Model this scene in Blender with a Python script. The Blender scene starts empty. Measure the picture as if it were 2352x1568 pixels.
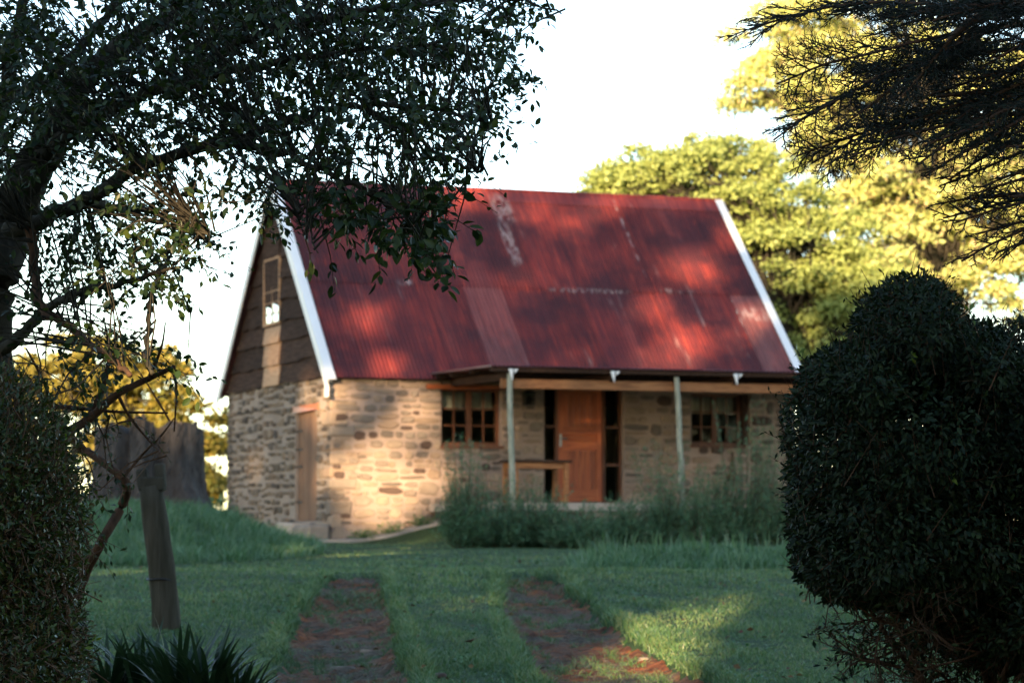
import bpy, math, random
import numpy as np
from mathutils import Vector, Matrix
random.seed(7); RNG = np.random.default_rng(7)
S = bpy.context.scene; COL = S.collection
# ------------------------------------------------------------------ camera, sky, sun, exposure
F, HY, CX, CY, EYE = 6256.0, 1216.4, 1176.0, 784.0, 1.6
PHI = math.atan((HY-CY)/F)
cam = bpy.data.cameras.new('camera'); co = bpy.data.objects.new('camera', cam); COL.objects.link(co)
co.location = (0, 0, EYE); co.rotation_euler = (math.pi/2+PHI, 0, 0)
cam.sensor_width = 36; cam.lens = 36*F/2352; cam.clip_start = .1; cam.clip_end = 3000
cam.dof.use_dof = True; cam.dof.focus_distance = 9.6; cam.dof.aperture_fstop = 6.3
S.camera = co
SUN_EL = math.radians(9.0); SX, SY = -.25, -.968
w = bpy.data.worlds.new('World'); S.world = w; w.use_nodes = True
sky = w.node_tree.nodes.new('ShaderNodeTexSky'); sky.sky_type = 'NISHITA'; sky.sun_disc = False
sky.sun_elevation = SUN_EL; sky.sun_rotation = math.atan2(SX, SY)
sky.air_density = 1.0; sky.dust_density = 1.5; sky.altitude = 1200
bg = w.node_tree.nodes['Background']; w.node_tree.links.new(sky.outputs[0], bg.inputs[0]); bg.inputs[1].default_value = .15
sl = bpy.data.lights.new('sun', 'SUN'); so = bpy.data.objects.new('sun', sl); COL.objects.link(so)
sl.energy = 5.0; sl.angle = math.radians(.53); sl.color = (1, .70, .40)
SUNV = Vector((SX*math.cos(SUN_EL), SY*math.cos(SUN_EL), math.sin(SUN_EL))).normalized()
so.rotation_euler = SUNV.to_track_quat('Z', 'Y').to_euler(); so.location = (-20, -60, 30)
vs = S.view_settings; vs.view_transform = 'Standard'; vs.look = 'None'; vs.gamma = 1; vs.exposure = 2.0
S.render.engine = 'CYCLES'

# ------------------------------------------------------------------ helpers
def ray(xv, yv):
    a = (xv-CX)/F; b = (CY-yv)/F
    return Vector((a, math.cos(PHI)-b*math.sin(PHI), math.sin(PHI)+b*math.cos(PHI)))
def at(xv, yv, Y):
    d = ray(xv, yv); return Vector((0, 0, EYE)) + d*(Y/d.y)
def mesh_np(name, V, Fs, mat=None, parent=None, smooth=False, kind=None):
    V = np.asarray(V, np.float32); Fs = np.asarray(Fs, np.int32)
    me = bpy.data.meshes.new(name); k = Fs.shape[1]; m = len(Fs)
    me.vertices.add(len(V)); me.vertices.foreach_set('co', V.ravel())
    me.loops.add(m*k); me.loops.foreach_set('vertex_index', Fs.ravel())
    me.polygons.add(m); me.polygons.foreach_set('loop_start', np.arange(0, m*k, k, dtype=np.int32))
    me.polygons.foreach_set('loop_total', np.full(m, k, np.int32))
    if smooth: me.polygons.foreach_set('use_smooth', np.ones(m, bool))
    me.update(calc_edges=True); me.validate()
    return link(name, me, mat, parent, kind)
def link(name, me, mat=None, parent=None, kind=None):
    o = bpy.data.objects.new(name, me); COL.objects.link(o)
    if mat and not me.materials: me.materials.append(mat)
    if parent: o.parent = parent
    if kind: o['kind'] = kind
    return o
def tag(o, label, cat, group=None):
    o['label'] = label; o['category'] = cat
    if group: o['group'] = group
    return o
def empty(name, loc, label=None, cat=None, group=None, rz=0, parent=None):
    o = bpy.data.objects.new(name, None); COL.objects.link(o); o.location = loc; o.rotation_euler = (0, 0, rz)
    o.empty_display_size = .2
    if parent: o.parent = parent
    if label: tag(o, label, cat, group)
    return o
class MB:
    def __init__(s): s.v = []; s.f = []
    def add(s, v, f):
        n = len(s.v); s.v += [tuple(p) for p in v]; s.f += [tuple(i+n for i in q) for q in f]; return s
    def box(s, x0, x1, y0, y1, z0, z1, jit=0):
        r = lambda: random.uniform(-jit, jit) if jit else 0
        v = [(x+r(), y+r(), z+r()) for z in (z0, z1) for y in (y0, y1) for x in (x0, x1)]
        return s.add(v, [(0, 2, 3, 1), (4, 5, 7, 6), (0, 1, 5, 4), (2, 6, 7, 3), (0, 4, 6, 2), (1, 3, 7, 5)])
    def prism(s, pts, d):                      # polygon pts extruded by vector d
        n = len(pts); d = Vector(d); P = [Vector(p) for p in pts]
        return s.add(P+[p+d for p in P], [tuple(range(n))[::-1], tuple(range(n, 2*n))] + [(i, (i+1) % n, n+(i+1) % n, n+i) for i in range(n)])
    def tube(s, path, rad, n=7, rough=0):
        P = [Vector(p) for p in path]; rings = []
        up = Vector((.3, .2, 1)).normalized(); b0 = len(s.v)
        for i, p in enumerate(P):
            t = (P[min(i+1, len(P)-1)]-P[max(i-1, 0)]).normalized()
            a = t.cross(up); a = a.normalized() if a.length > 1e-3 else t.cross(Vector((1, 0, 0))).normalized()
            b = t.cross(a)
            for k in range(n):
                an = 2*math.pi*k/n; r = rad[i]*(1+random.uniform(-rough, rough))
                s.v.append(tuple(p+a*math.cos(an)*r+b*math.sin(an)*r))
        for i in range(len(P)-1):
            for k in range(n):
                s.f.append((b0+i*n+k, b0+i*n+(k+1) % n, b0+(i+1)*n+(k+1) % n, b0+(i+1)*n+k))
        s.f.append(tuple(b0+k for k in range(n))[::-1]); e = b0+(len(P)-1)*n
        s.f.append(tuple(e+k for k in range(n))); return s
    def build(s, name, mat, parent=None, smooth=False, bevel=0):
        me = bpy.data.meshes.new(name); me.from_pydata(s.v, [], s.f); me.update()
        if smooth:
            for p in me.polygons: p.use_smooth = True
        o = link(name, me, mat, parent)
        if bevel:
            m = o.modifiers.new('b', 'BEVEL'); m.width = bevel; m.segments = 1; m.limit_method = 'ANGLE'
        return o
def smoothpath(P, n=5):                        # Catmull-Rom through (x,y,z,r) points
    P = [np.array(p, float) for p in P]; out = []
    for i in range(len(P)-1):
        p0, p1, p2, p3 = P[max(i-1, 0)], P[i], P[i+1], P[min(i+2, len(P)-1)]
        for k in range(n):
            t = k/n
            out.append(.5*((2*p1)+(-p0+p2)*t+(2*p0-5*p1+4*p2-p3)*t*t+(-p0+3*p1-3*p2+p3)*t**3))
    out.append(P[-1]); return np.array(out)
def unit(a): return a/np.maximum(np.linalg.norm(a, axis=1, keepdims=True), 1e-9)
def rand_unit(n): return unit(RNG.normal(size=(n, 3)))
LEAF5 = np.array([[0, 0, 0], [.5, .42, .12], [.5, 0, -.04], [.5, -.42, .12], [1, 0, -.06]])   # along, across, up
F5 = np.array([[0, 3, 2], [0, 2, 1], [2, 3, 4], [2, 4, 1]])
LEAF9 = np.array([[0, 0, 0], [.22, .32, .07], [.5, .43, .1], [.78, .26, .05], [1, 0, -.08], [.78, -.26, .05], [.5, -.43, .1], [.22, -.32, .07], [.5, 0, -.03]])
F9 = np.array([[8, k, (k+1) % 8] for k in range(8)])[:, ::-1]
LEAF4 = np.array([[0, 0, 0], [.5, .4, 0], [1, 0, 0], [.5, -.4, 0]]); F4 = np.array([[0, 3, 2, 1]])
def leaf_arrays(pos, ax, nr, ln, wd, five=True):
    T, FF = (LEAF9, F9) if five == 9 else (LEAF5, F5) if five else (LEAF4, F4)
    ax = unit(ax); sd = unit(np.cross(nr, ax)); nn = np.cross(ax, sd); n = len(pos)
    ln = np.broadcast_to(ln, n)[:, None, None]; wd = np.broadcast_to(wd, n)[:, None, None]
    V = pos[:, None] + ax[:, None]*T[None, :, 0:1]*ln + sd[:, None]*T[None, :, 1:2]*wd + nn[:, None]*T[None, :, 2:3]*wd
    k = len(T); Fa = (np.arange(n)*k)[:, None, None]+FF[None]
    return V.reshape(-1, 3), Fa.reshape(-1, FF.shape[1])
def prisms(A, B, ra, rb):                      # many thin 3-sided twigs
    A = np.asarray(A, float); B = np.asarray(B, float); n = len(A)
    t = unit(B-A); a = unit(np.cross(t, np.array([.31, .2, .93]))); b = np.cross(t, a)
    V = np.zeros((n, 6, 3)); ra = np.broadcast_to(ra, n)[:, None]; rb = np.broadcast_to(rb, n)[:, None]
    for k in range(3):
        c, s_ = math.cos(k*2.0944), math.sin(k*2.0944)
        V[:, k] = A+(a*c+b*s_)*ra; V[:, 3+k] = B+(a*c+b*s_)*rb
    Q = np.array([[0, 1, 4, 3], [1, 2, 5, 4], [2, 0, 3, 5]])
    return V.reshape(-1, 3), ((np.arange(n)*6)[:, None, None]+Q[None]).reshape(-1, 4)
def cat(parts):
    Vs, Fs, o = [], [], 0
    for v, f in parts: Vs.append(v); Fs.append(f+o); o += len(v)
    return np.concatenate(Vs), np.concatenate(Fs)

# ------------------------------------------------------------------ materials
class NT:
    def __init__(s, name):
        s.m = bpy.data.materials.new(name); s.m.use_nodes = True; s.t = s.m.node_tree
        s.p = s.t.nodes['Principled BSDF']; s.out = s.t.nodes['Material Output']
    def n(s, kind, **kw):
        x = s.t.nodes.new('ShaderNode'+kind)
        for k, v in kw.items(): setattr(x, k, v)
        return x
    def l(s, a, b): s.t.links.new(a, b)
    def coords(s, obj=None, scale=None):
        tc = s.n('TexCoord'); tc.object = obj; o = tc.outputs['Object']
        if scale:
            mp = s.n('Mapping'); mp.inputs['Scale'].default_value = scale; s.l(o, mp.inputs[0]); o = mp.outputs[0]
        return o
    def noise(s, vec, scale, detail=4, rough=.55, out='Fac'):
        x = s.n('TexNoise'); x.inputs['Scale'].default_value = scale; x.inputs['Detail'].default_value = detail; x.inputs['Roughness'].default_value = rough
        if vec: s.l(vec, x.inputs['Vector'])
        return x.outputs[out]
    def ramp(s, fac, stops, interp='LINEAR'):
        r = s.n('ValToRGB'); r.color_ramp.interpolation = interp
        while len(r.color_ramp.elements) < len(stops): r.color_ramp.elements.new(.5)
        for e, (p, c) in zip(r.color_ramp.elements, stops):
            e.position = p; e.color = (*c, 1) if len(c) == 3 else c
        s.l(fac, r.inputs[0]); return r.outputs[0]
    def mix(s, fac, a, b, blend='MIX'):
        x = s.n('MixRGB', blend_type=blend)
        for i, q in enumerate((fac, a, b)):
            if isinstance(q, (int, float)): x.inputs[i].default_value = q
            elif isinstance(q, tuple): x.inputs[i].default_value = (*q, 1)
            else: s.l(q, x.inputs[i])
        return x.outputs[0]
    def math(s, op, a, b=0.0):
        x = s.n('Math', operation=op)
        for i, q in enumerate((a, b)):
            if isinstance(q, (int, float)): x.inputs[i].default_value = q
            else: s.l(q, x.inputs[i])
        return x.outputs[0]
    def bump(s, h, strength=.4, dist=.01):
        b = s.n('Bump'); b.inputs['Strength'].default_value = strength; b.inputs['Distance'].default_value = dist
        s.l(h, b.inputs['Height']); s.l(b.outputs[0], s.p.inputs['Normal'])
    def done(s, col=None, rough=.7, spec=.3, metal=0):
        if isinstance(col, tuple): s.p.inputs['Base Color'].default_value = (*col, 1)
        elif col is not None: s.l(col, s.p.inputs['Base Color'])
        if isinstance(rough, (int, float)): s.p.inputs['Roughness'].default_value = rough
        else: s.l(rough, s.p.inputs['Roughness'])
        s.p.inputs['Specular IOR Level'].default_value = spec; s.p.inputs['Metallic'].default_value = metal
        return s.m
def leaf_mat(name, cols, trans=.35, rough=.45, spec=.35):
    m = NT(name); g = m.n('NewGeometry'); n = len(cols)
    c = m.ramp(g.outputs['Random Per Island'], [((i+.5)/n, c) for i, c in enumerate(cols)])
    m.done(c, rough, spec)
    tr = m.n('BsdfTranslucent'); m.l(m.mix(1, c, (1.0, 1.0, .6), 'MULTIPLY'), tr.inputs[0])
    ms = m.n('MixShader'); ms.inputs[0].default_value = trans; m.l(m.p.outputs[0], ms.inputs[1]); m.l(tr.outputs[0], ms.inputs[2])
    m.l(ms.outputs[0], m.out.inputs[0]); return m.m
def wood_mat(name, c0, c1, c2, sc=(3, 3, 30), rough=.6, spec=.3, bump=.3):
    m = NT(name); v = m.coords(scale=sc); oi = m.n('ObjectInfo')
    ad = m.n('VectorMath', operation='ADD'); m.l(v, ad.inputs[0]); m.l(oi.outputs['Random'], ad.inputs[1])
    f = m.noise(ad.outputs[0], 2.2, 6, .65); c = m.ramp(f, [(.3, c0), (.5, c1), (.72, c2)])
    hs = m.n('HueSaturation'); m.l(c, hs.inputs['Color'])
    m.l(m.math('ADD', m.math('MULTIPLY', oi.outputs['Random'], .5), .75), hs.inputs['Value'])
    m.bump(f, bump, .01); return m.done(hs.outputs[0], rough, spec)
def bark_mat(name, c0, c1, c2, sc=6):
    m = NT(name); v = m.coords(scale=(1, 1, .35)); f = m.noise(v, sc*4, 8, .7); g = m.noise(m.coords(), sc*.4, 3)
    c = m.mix(m.math('MULTIPLY', g, .7), m.ramp(f, [(.3, c0), (.6, c1)]), c2); m.bump(f, .8, .02); return m.done(c, .9, .15)
def plain(name, col, rough=.6, spec=.3, metal=0, var=.25, sc=8):
    m = NT(name); f = m.noise(m.coords(), sc, 5)
    c = m.mix(f, tuple(x*(1-var) for x in col), tuple(min(1, x*(1+var)) for x in col)); m.bump(f, .15, .005); return m.done(c, rough, spec, metal)

M = {}
def ground_mat():
    m = NT('grassy_soil'); v = m.coords(); a = m.noise(v, 2.0, 8, .7); b = m.noise(v, 40, 4)
    c = m.ramp(a, [(.3, (.018, .04, .016)), (.55, (.03, .062, .022)), (.75, (.06, .075, .03))])
    c = m.mix(.4, c, m.ramp(b, [(.3, (.012, .022, .01)), (.7, (.06, .09, .035))])); m.bump(b, .6, .03); return m.done(c, .9, .1)
def track_mat():
    m = NT('rutted_red_soil'); v = m.coords(); a = m.noise(v, 1.6, 6, .65); b = m.noise(v, 14, 6, .7); d = m.noise(m.coords(scale=(1, 3, 1)), 5, 6, .7)
    c = m.ramp(d, [(.36, (.05, .022, .013)), (.50, (.16, .055, .023)), (.66, (.33, .11, .036))])
    th = m.ramp(b, [(.3, (.05, .042, .03)), (.7, (.17, .135, .095))])
    c = m.mix(m.ramp(a, [(.46, (0, 0, 0)), (.60, (.85, .85, .85))]), c, th); m.bump(m.math('ADD', b, d), .9, .04); return m.done(c, .9, .15)
M['ground'] = ground_mat(); M['track'] = track_mat()
M['grass'] = leaf_mat('grass_blades', [(.064, .145, .058), (.09, .19, .078), (.125, .225, .10), (.16, .25, .135), (.205, .24, .115)], .25, .45, .5)
def vary(mt, amt):
    t = mt.node_tree; p = t.nodes['Principled BSDF']; src = p.inputs['Base Color'].links[0].from_socket
    g = t.nodes.new('ShaderNodeNewGeometry'); n = t.nodes.new('ShaderNodeTexNoise'); n.inputs['Scale'].default_value = .9; n.inputs['Detail'].default_value = 5; t.links.new(g.outputs['Position'], n.inputs['Vector'])
    r = t.nodes.new('ShaderNodeValToRGB'); e = r.color_ramp.elements; e[0].position = .36; e[0].color = (.5, .62, .45, 1); e[1].position = .66; e[1].color = (1.25, 1.12, .85, 1); t.links.new(n.outputs['Fac'], r.inputs[0])
    x = t.nodes.new('ShaderNodeMixRGB'); x.blend_type = 'MULTIPLY'; x.inputs[0].default_value = amt; t.links.new(src, x.inputs[1]); t.links.new(r.outputs[0], x.inputs[2]); t.links.new(x.outputs[0], p.inputs['Base Color'])
vary(M['grass'], .9)
M['longgrass'] = leaf_mat('dewy_long_grass', [(.05, .13, .05), (.075, .17, .07), (.105, .21, .095), (.15, .235, .13)], .25, .4, .5)
def mortar_mat(name, base, dark):
    m = NT(name); v = m.coords(); a = m.noise(v, 1.3, 6, .6); b = m.noise(v, 22, 6, .7)
    c = m.mix(m.ramp(a, [(.35, (0, 0, 0)), (.7, (1, 1, 1))]), base, dark); c = m.mix(m.math('MULTIPLY', b, .5), c, tuple(x*.45 for x in base))
    m.bump(b, .7, .02); return m.done(c, .95, .1)
M['mortar'] = mortar_mat('buff_mortar', (.39, .29, .235), (.27, .21, .175))
M['mortar2'] = mortar_mat('grey_mortar', (.36, .295, .245), (.25, .205, .17))
def stone_mat(name, cols, island=False):
    m = NT(name); oi = m.n('NewGeometry' if island else 'ObjectInfo'); tc = m.n('TexCoord')
    vm = m.n('VectorMath', operation='MULTIPLY_ADD'); rnd = oi.outputs['Random Per Island' if island else 'Random']; m.l(rnd, vm.inputs[0]); vm.inputs[1].default_value = (37, 91, 53); m.l(tc.outputs['Object'], vm.inputs[2])
    n = len(cols); c = m.ramp(rnd, [(i/n, c) for i, c in enumerate(cols)], 'CONSTANT')
    f = m.noise(vm.outputs[0], 9 if island else 2.2, 7, .7); c = m.mix(f, m.mix(1, c, (.45, .42, .40), 'MULTIPLY'), m.mix(1, c, (1.45, 1.4, 1.3), 'MULTIPLY'))
    m.bump(f, .8, .03); return m.done(c, .92, .12)
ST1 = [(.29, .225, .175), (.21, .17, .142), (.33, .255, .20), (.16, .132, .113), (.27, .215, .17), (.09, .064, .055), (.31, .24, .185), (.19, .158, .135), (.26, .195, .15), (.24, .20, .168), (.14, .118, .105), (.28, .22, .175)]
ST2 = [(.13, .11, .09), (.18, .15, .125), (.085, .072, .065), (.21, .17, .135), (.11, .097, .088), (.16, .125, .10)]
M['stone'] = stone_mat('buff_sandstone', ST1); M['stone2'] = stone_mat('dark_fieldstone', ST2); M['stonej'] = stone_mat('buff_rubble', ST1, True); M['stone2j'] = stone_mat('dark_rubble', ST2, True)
M['concrete'] = plain('pale_concrete', (.38, .31, .25), .9, .1, 0, .3, 5)
M['white'] = plain('white_painted_metal', (.72, .73, .74), .45, .35, 0, .06, 3)
M['wood'] = wood_mat('red_brown_varnished_wood', (.13, .026, .010), (.28, .066, .020), (.40, .118, .036), (14, 14, 1.2), .38, .45, .15)
M['woodh'] = wood_mat('red_brown_varnished_rail', (.17, .034, .012), (.35, .082, .024), (.49, .145, .042), (1.2, 14, 14), .38, .45, .15)
M['wframe'] = wood_mat('dark_brown_window_wood', (.05, .016, .008), (.12, .042, .018), (.19, .075, .03), (14, 14, 1.2), .5, .35, .15)
M['beam'] = wood_mat('golden_timber_beam', (.12, .04, .012), (.30, .125, .045), (.40, .19, .075), (1.2, 12, 12), .55, .3, .2)
M['darkwood'] = wood_mat('tarred_dark_planks', (.014, .008, .006), (.042, .024, .017), (.085, .05, .034), (12, 1.2, 12), .85, .08, .5)
M['lightwood'] = wood_mat('bare_pine_board', (.20, .11, .055), (.34, .19, .095), (.42, .26, .14), (12, 1.5, 14), .65, .25, .3)
M['olddoor'] = wood_mat('weathered_door_board', (.10, .055, .035), (.19, .105, .062), (.28, .17, .105), (18, 18, 1.2), .75, .2, .4)
M['pole'] = wood_mat('grey_green_peeled_pole', (.16, .17, .13), (.27, .28, .22), (.36, .36, .29), (8, 8, 2), .8, .2, .4)
M['iron'] = plain('dark_iron', (.03, .03, .032), .5, .5, .6)
M['steel'] = plain('brushed_steel', (.62, .62, .60), .28, .5, .9, .1)
M['bark'] = bark_mat('dark_bark', (.018, .014, .011), (.06, .047, .036), (.04, .045, .03))
M['redbark'] = bark_mat('red_brown_bark', (.03, .014, .009), (.13, .058, .034), (.06, .05, .03))
M['twig'] = plain('brown_twig', (.10, .055, .032), .8, .2)
M['stump'] = bark_mat('weathered_stump_wood', (.012, .011, .011), (.10, .092, .088), (.04, .028, .022), 1.6)
M['post'] = wood_mat('mossy_grey_post_wood', (.016, .016, .009), (.036, .031, .021), (.065, .056, .042), (9, 9, .8), .85, .15, .7)
def glass_mat():
    m = NT('window_glass'); fr = m.n('Fresnel'); fr.inputs[0].default_value = 1.52
    nz = m.noise(m.coords(), 1.5, 2); bp = m.n('Bump'); bp.inputs['Strength'].default_value = .06; bp.inputs['Distance'].default_value = .02; m.l(nz, bp.inputs['Height'])
    gl = m.n('BsdfGlossy'); gl.inputs['Roughness'].default_value = .02; m.l(bp.outputs[0], gl.inputs['Normal'])
    tr = m.n('BsdfTransparent'); tr.inputs[0].default_value = (.8, .85, .82, 1)
    ms = m.n('MixShader'); m.l(fr.outputs[0], ms.inputs[0]); m.l(tr.outputs[0], ms.inputs[1]); m.l(gl.outputs[0], ms.inputs[2]); m.l(ms.outputs[0], m.out.inputs[0])
    return m.m
M['glass'] = glass_mat()
M['pane_reflection'] = plain('painted_pane_reflection', (.55, .52, .45), .9, .1)  # pale colour standing in for a reflection on the window panes
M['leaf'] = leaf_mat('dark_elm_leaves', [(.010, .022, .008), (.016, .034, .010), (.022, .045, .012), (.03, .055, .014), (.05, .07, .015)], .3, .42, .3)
M['leaf2'] = leaf_mat('yellowing_leaf', [(.04, .07, .012), (.03, .055, .014), (.09, .10, .018)], .35, .38, .5)
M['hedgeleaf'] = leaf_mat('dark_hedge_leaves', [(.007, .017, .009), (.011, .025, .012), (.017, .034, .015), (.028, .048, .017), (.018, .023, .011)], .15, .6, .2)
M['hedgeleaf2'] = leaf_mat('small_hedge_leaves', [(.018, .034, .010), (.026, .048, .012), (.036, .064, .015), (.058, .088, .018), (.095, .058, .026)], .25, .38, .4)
M['freshleaf'] = leaf_mat('fresh_shoot_leaves', [(.13, .19, .025), (.10, .16, .03)], .4, .4, .4)
M['cypress'] = leaf_mat('cypress_sprays', [(.008, .013, .008), (.012, .02, .010), (.018, .024, .012), (.03, .02, .012)], .05, .6, .2)
M['strap'] = leaf_mat('strap_leaves', [(.010, .026, .014), (.016, .038, .019), (.024, .05, .024), (.05, .06, .02)], .2, .4, .3)
M['shrub'] = leaf_mat('grey_green_herb_leaves', [(.045, .115, .06), (.065, .155, .08), (.095, .195, .10), (.13, .225, .12)], .25, .5, .3)
M['yellowtree'] = leaf_mat('autumn_yellow_leaves', [(.48, .54, .19), (.56, .60, .22), (.62, .60, .24), (.52, .60, .22), (.64, .49, .26), (.44, .52, .18)], .4, .5, .3)
M['greentree'] = leaf_mat('olive_green_leaves', [(.25, .31, .09), (.31, .37, .11), (.37, .42, .13), (.28, .34, .10)], .35, .5, .3)
M['goldtree'] = leaf_mat('golden_green_leaves', [(.19, .17, .03), (.26, .21, .04), (.31, .24, .05), (.14, .15, .03)], .35, .5, .3)
M['shade'] = leaf_mat('woodland_leaves', [(.02, .04, .012), (.03, .055, .015), (.045, .07, .02)], .1, .5, .3)

# ------------------------------------------------------------------ house frame
HX, HYY, TH = -3.091, 46.76, .358
W_, L_, HE, HR, HF = 7.05, 8.84, EYE+2.60, EYE+6.398, EYE+.476
UD = Vector((math.cos(TH), math.sin(TH), 0)); VD = Vector((-math.sin(TH), math.cos(TH), 0)); HO = Vector((HX, HYY, 0))
def house(u, v, z): return HO+UD*u+VD*v+Vector((0, 0, z))
def hit(xv, yv, P0, n):
    d = ray(xv, yv); o = Vector((0, 0, EYE)); return o+d*((P0-o).dot(n)/d.dot(n))
def front(xv, yv, v=0):                        # view pixel -> (u,z) on the plane parallel to the front wall
    p = hit(xv, yv, house(0, v, 0), VD); q = p-HO; return q.dot(UD), p.z
def side(xv, yv, u=0):                         # -> (v,z) on the plane of the gable wall
    p = hit(xv, yv, house(u, 0, 0), UD); q = p-HO; return q.dot(VD), p.z
def sm(x, a, b):
    t = np.clip((np.asarray(x, float)-a)/(b-a), 0, 1); return t*t*(3-2*t)
# ------------------------------------------------------------------ ground
PY = [-600, -60, -10, 0, 8, 14.4, 19, 23.6, 26.5, 31, 40, 46, 60, 85, 200, 700]
PZ = [-6, -1.0, -.3, 0, .44, .79, 1.03, 1.24, 1.215, 1.28, 1.345, 1.385, 1.5, 1.3, -5, -25]
LY, LX, LW = [0, 8, 14.4, 18, 21, 24], [-.35, -.62, -.93, -1.11, -1.25, -1.34], [.46, .44, .42, .36, .29, .24]
RY, RX, RW = [0, 8, 14.4, 18, 21, 24], [1.75, 1.2, .64, .34, .2, .16], [.62, .58, .50, .39, .30, .26]
_n = RNG.uniform(0, 6.28, (12, 2)); _k = RNG.normal(size=(12, 2))
def wob(x, y, s):
    r = 0
    for i in range(6): r = r+np.sin(_k[i, 0]*x/s*3+_k[i, 1]*y/s*3+_n[i, 0])
    return r/6
def rut(x, y):                                 # 1 inside a wheel rut
    e = .08*wob(x, y, .45)+.05*wob(y, x, .16)
    a = 1-sm(np.abs(x-np.interp(y, LY, LX))+e, np.interp(y, LY, LW)*.72, np.interp(y, LY, LW)*1.1)
    b = 1-sm(np.abs(x-np.interp(y, RY, RX))+e, np.interp(y, RY, RW)*.72, np.interp(y, RY, RW)*1.1)
    return np.maximum(a, b)*(1-sm(y+5*e, 23.0, 24.3))
def gz(x, y):
    x = np.asarray(x, float); y = np.asarray(y, float)
    z = sum(np.interp(y+d, PY, PZ) for d in (-.9, -.45, 0, .45, .9))/5
    u = (x-HX)*UD.x+(y-HYY)*UD.y; v = (x-HX)*VD.x+(y-HYY)*VD.y
    z = z+.42*sm(u, .1, 2.6)*sm(v, -4.5, -.4)*(1-sm(v, 9, 16))*(1-sm(u, 10, 16))
    z = z+.40*sm(v, .4, 6)*(1-sm(u, -1, 2))*(1-sm(v, 9, 16))*sm(u, -9, -3)
    dx = (x+4.55)/np.where(x > -4.55, 2.35, 4.5); dy = (y-33.2)/np.where(y < 33.2, 6.2, 5.5); r = np.sqrt(dx*dx+dy*dy)
    z = z+.50*(1-sm(r, .25, 1.0))                                            # bank under the stump
    z = z+.12*sm(x, .55, 1.0)*(1-sm(x, 6, 9))*np.exp(-((y-27.6)/1.0)**2)       # verge on the right
    z = z+.05*np.exp(-((x+.55)/.38)**2)*sm(y, 10, 17)*(1-sm(y, 23.4, 25.5))   # raised strip between the ruts
    z = z+.015*wob(x, y, 2.2)+.006*wob(x, y, .5)-(.095+.025*wob(x, y, .3))*rut(x, y)
    return z
def axis(segs):
    out = []
    for a, b, n in segs: out += list(np.linspace(a, b, n, endpoint=False))
    return np.array(out+[segs[-1][1]])
xs = axis([(-700, -60, 8), (-60, -14, 14), (-14, -3.2, 40), (-3.2, 3.2, 130), (3.2, 14, 40), (14, 60, 14), (60, 700, 8)])
ys = axis([(-600, -60, 8), (-60, 6, 20), (6, 12, 20), (12, 25, 150), (25, 50, 90), (50, 100, 24), (100, 700, 20)])
X, Y = np.meshgrid(xs, ys); Z = gz(X, Y); nx = len(xs)
I = (np.arange(len(ys)-1)[:, None]*nx+np.arange(nx-1)[None]).ravel()
g = mesh_np('ground', np.stack([X, Y, Z], -1).reshape(-1, 3), np.stack([I, I+1, I+nx+1, I+nx], 1), M['ground'], None, True, 'structure')
for nm, yy, xx, ww in (('left_wheel_track', LY, LX, LW), ('right_wheel_track', RY, RX, RW)):
    t = np.linspace(4, 23.9, 260); s = np.linspace(-1.05, 1.05, 22); T, Q = np.meshgrid(t, s, indexing='ij')
    half = np.interp(T, yy, ww)*(1+.12*wob(T, Q*0+ww[0]*9, .5)); half = half*(1.06-.55*sm(T+.35*wob(Q*2, T, .6), 22.9, 24.1)); xq = np.interp(T, yy, xx)+Q*half
    rk = sm(rut(xq, T), .12, .6); zq = gz(xq, T)-.05+(.062+.016*wob(xq, T, .12)+.018*wob(T*1.4, xq*.6, .22)+.006*RNG.normal(size=T.shape))*rk
    I = (np.arange(len(t)-1)[:, None]*len(s)+np.arange(len(s)-1)[None]).ravel(); k = len(s)
    mesh_np(nm, np.stack([xq, T, zq], -1).reshape(-1, 3), np.stack([I, I+1, I+k+1, I+k], 1), M['track'], None, True, 'structure')
# ------------------------------------------------------------------ cottage
CT = empty('stone_cottage', HO, 'old stone cottage with rusty red corrugated roof and a veranda', 'cottage', rz=TH)
def wall_panel(name, u0, u1, z0, z1, opens, thick, mat, plane, rev=.22):
    us = sorted({u0, u1, *[o[0] for o in opens], *[o[1] for o in opens]}); zs = sorted({z0, z1, *[o[2] for o in opens], *[o[3] for o in opens]})
    inside = lambda a, b: any(o[0] <= a <= o[1] and o[2] <= b <= o[3] for o in opens)
    b = MB(); P = plane
    for i in range(len(us)-1):
        for j in range(len(zs)-1):
            a0, a1, c0, c1 = us[i], us[i+1], zs[j], zs[j+1]
            if inside((a0+a1)/2, (c0+c1)/2): continue
            b.add([P(a0, 0, c0), P(a1, 0, c0), P(a1, 0, c1), P(a0, 0, c1)], [(0, 1, 2, 3)])
            b.add([P(a0, thick, c0), P(a1, thick, c0), P(a1, thick, c1), P(a0, thick, c1)], [(3, 2, 1, 0)])
    for (a0, a1, c0, c1) in opens:
        for p, q in (((a0, c0), (a1, c0)), ((a1, c0), (a1, c1)), ((a1, c1), (a0, c1)), ((a0, c1), (a0, c0))):
            b.add([P(p[0], 0, p[1]), P(q[0], 0, q[1]), P(q[0], thick, q[1]), P(p[0], thick, p[1])], [(0, 1, 2, 3)])
    return b.build(name, mat, CT)
def rect_front(x0, y0, x1, y1):
    a, b = front(x0, y1); c, d = front(x1, y0); return [a, c, b, d]
def rect_side(x0, y0, x1, y1):
    a, b = side(x0, y1); c, d = side(x1, y0); return [c, a, b, d]   # v min .. v max
W1 = rect_front(1013, 893, 1152, 1022); W2 = rect_front(1588, 905, 1722, 1021); DR = rect_front(1250, 893, 1432, 1156); DR[2] = HF; DR[3] = max(DR[3], HF+2.06)
SD = rect_side(678, 930, 729, 1196)
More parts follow.
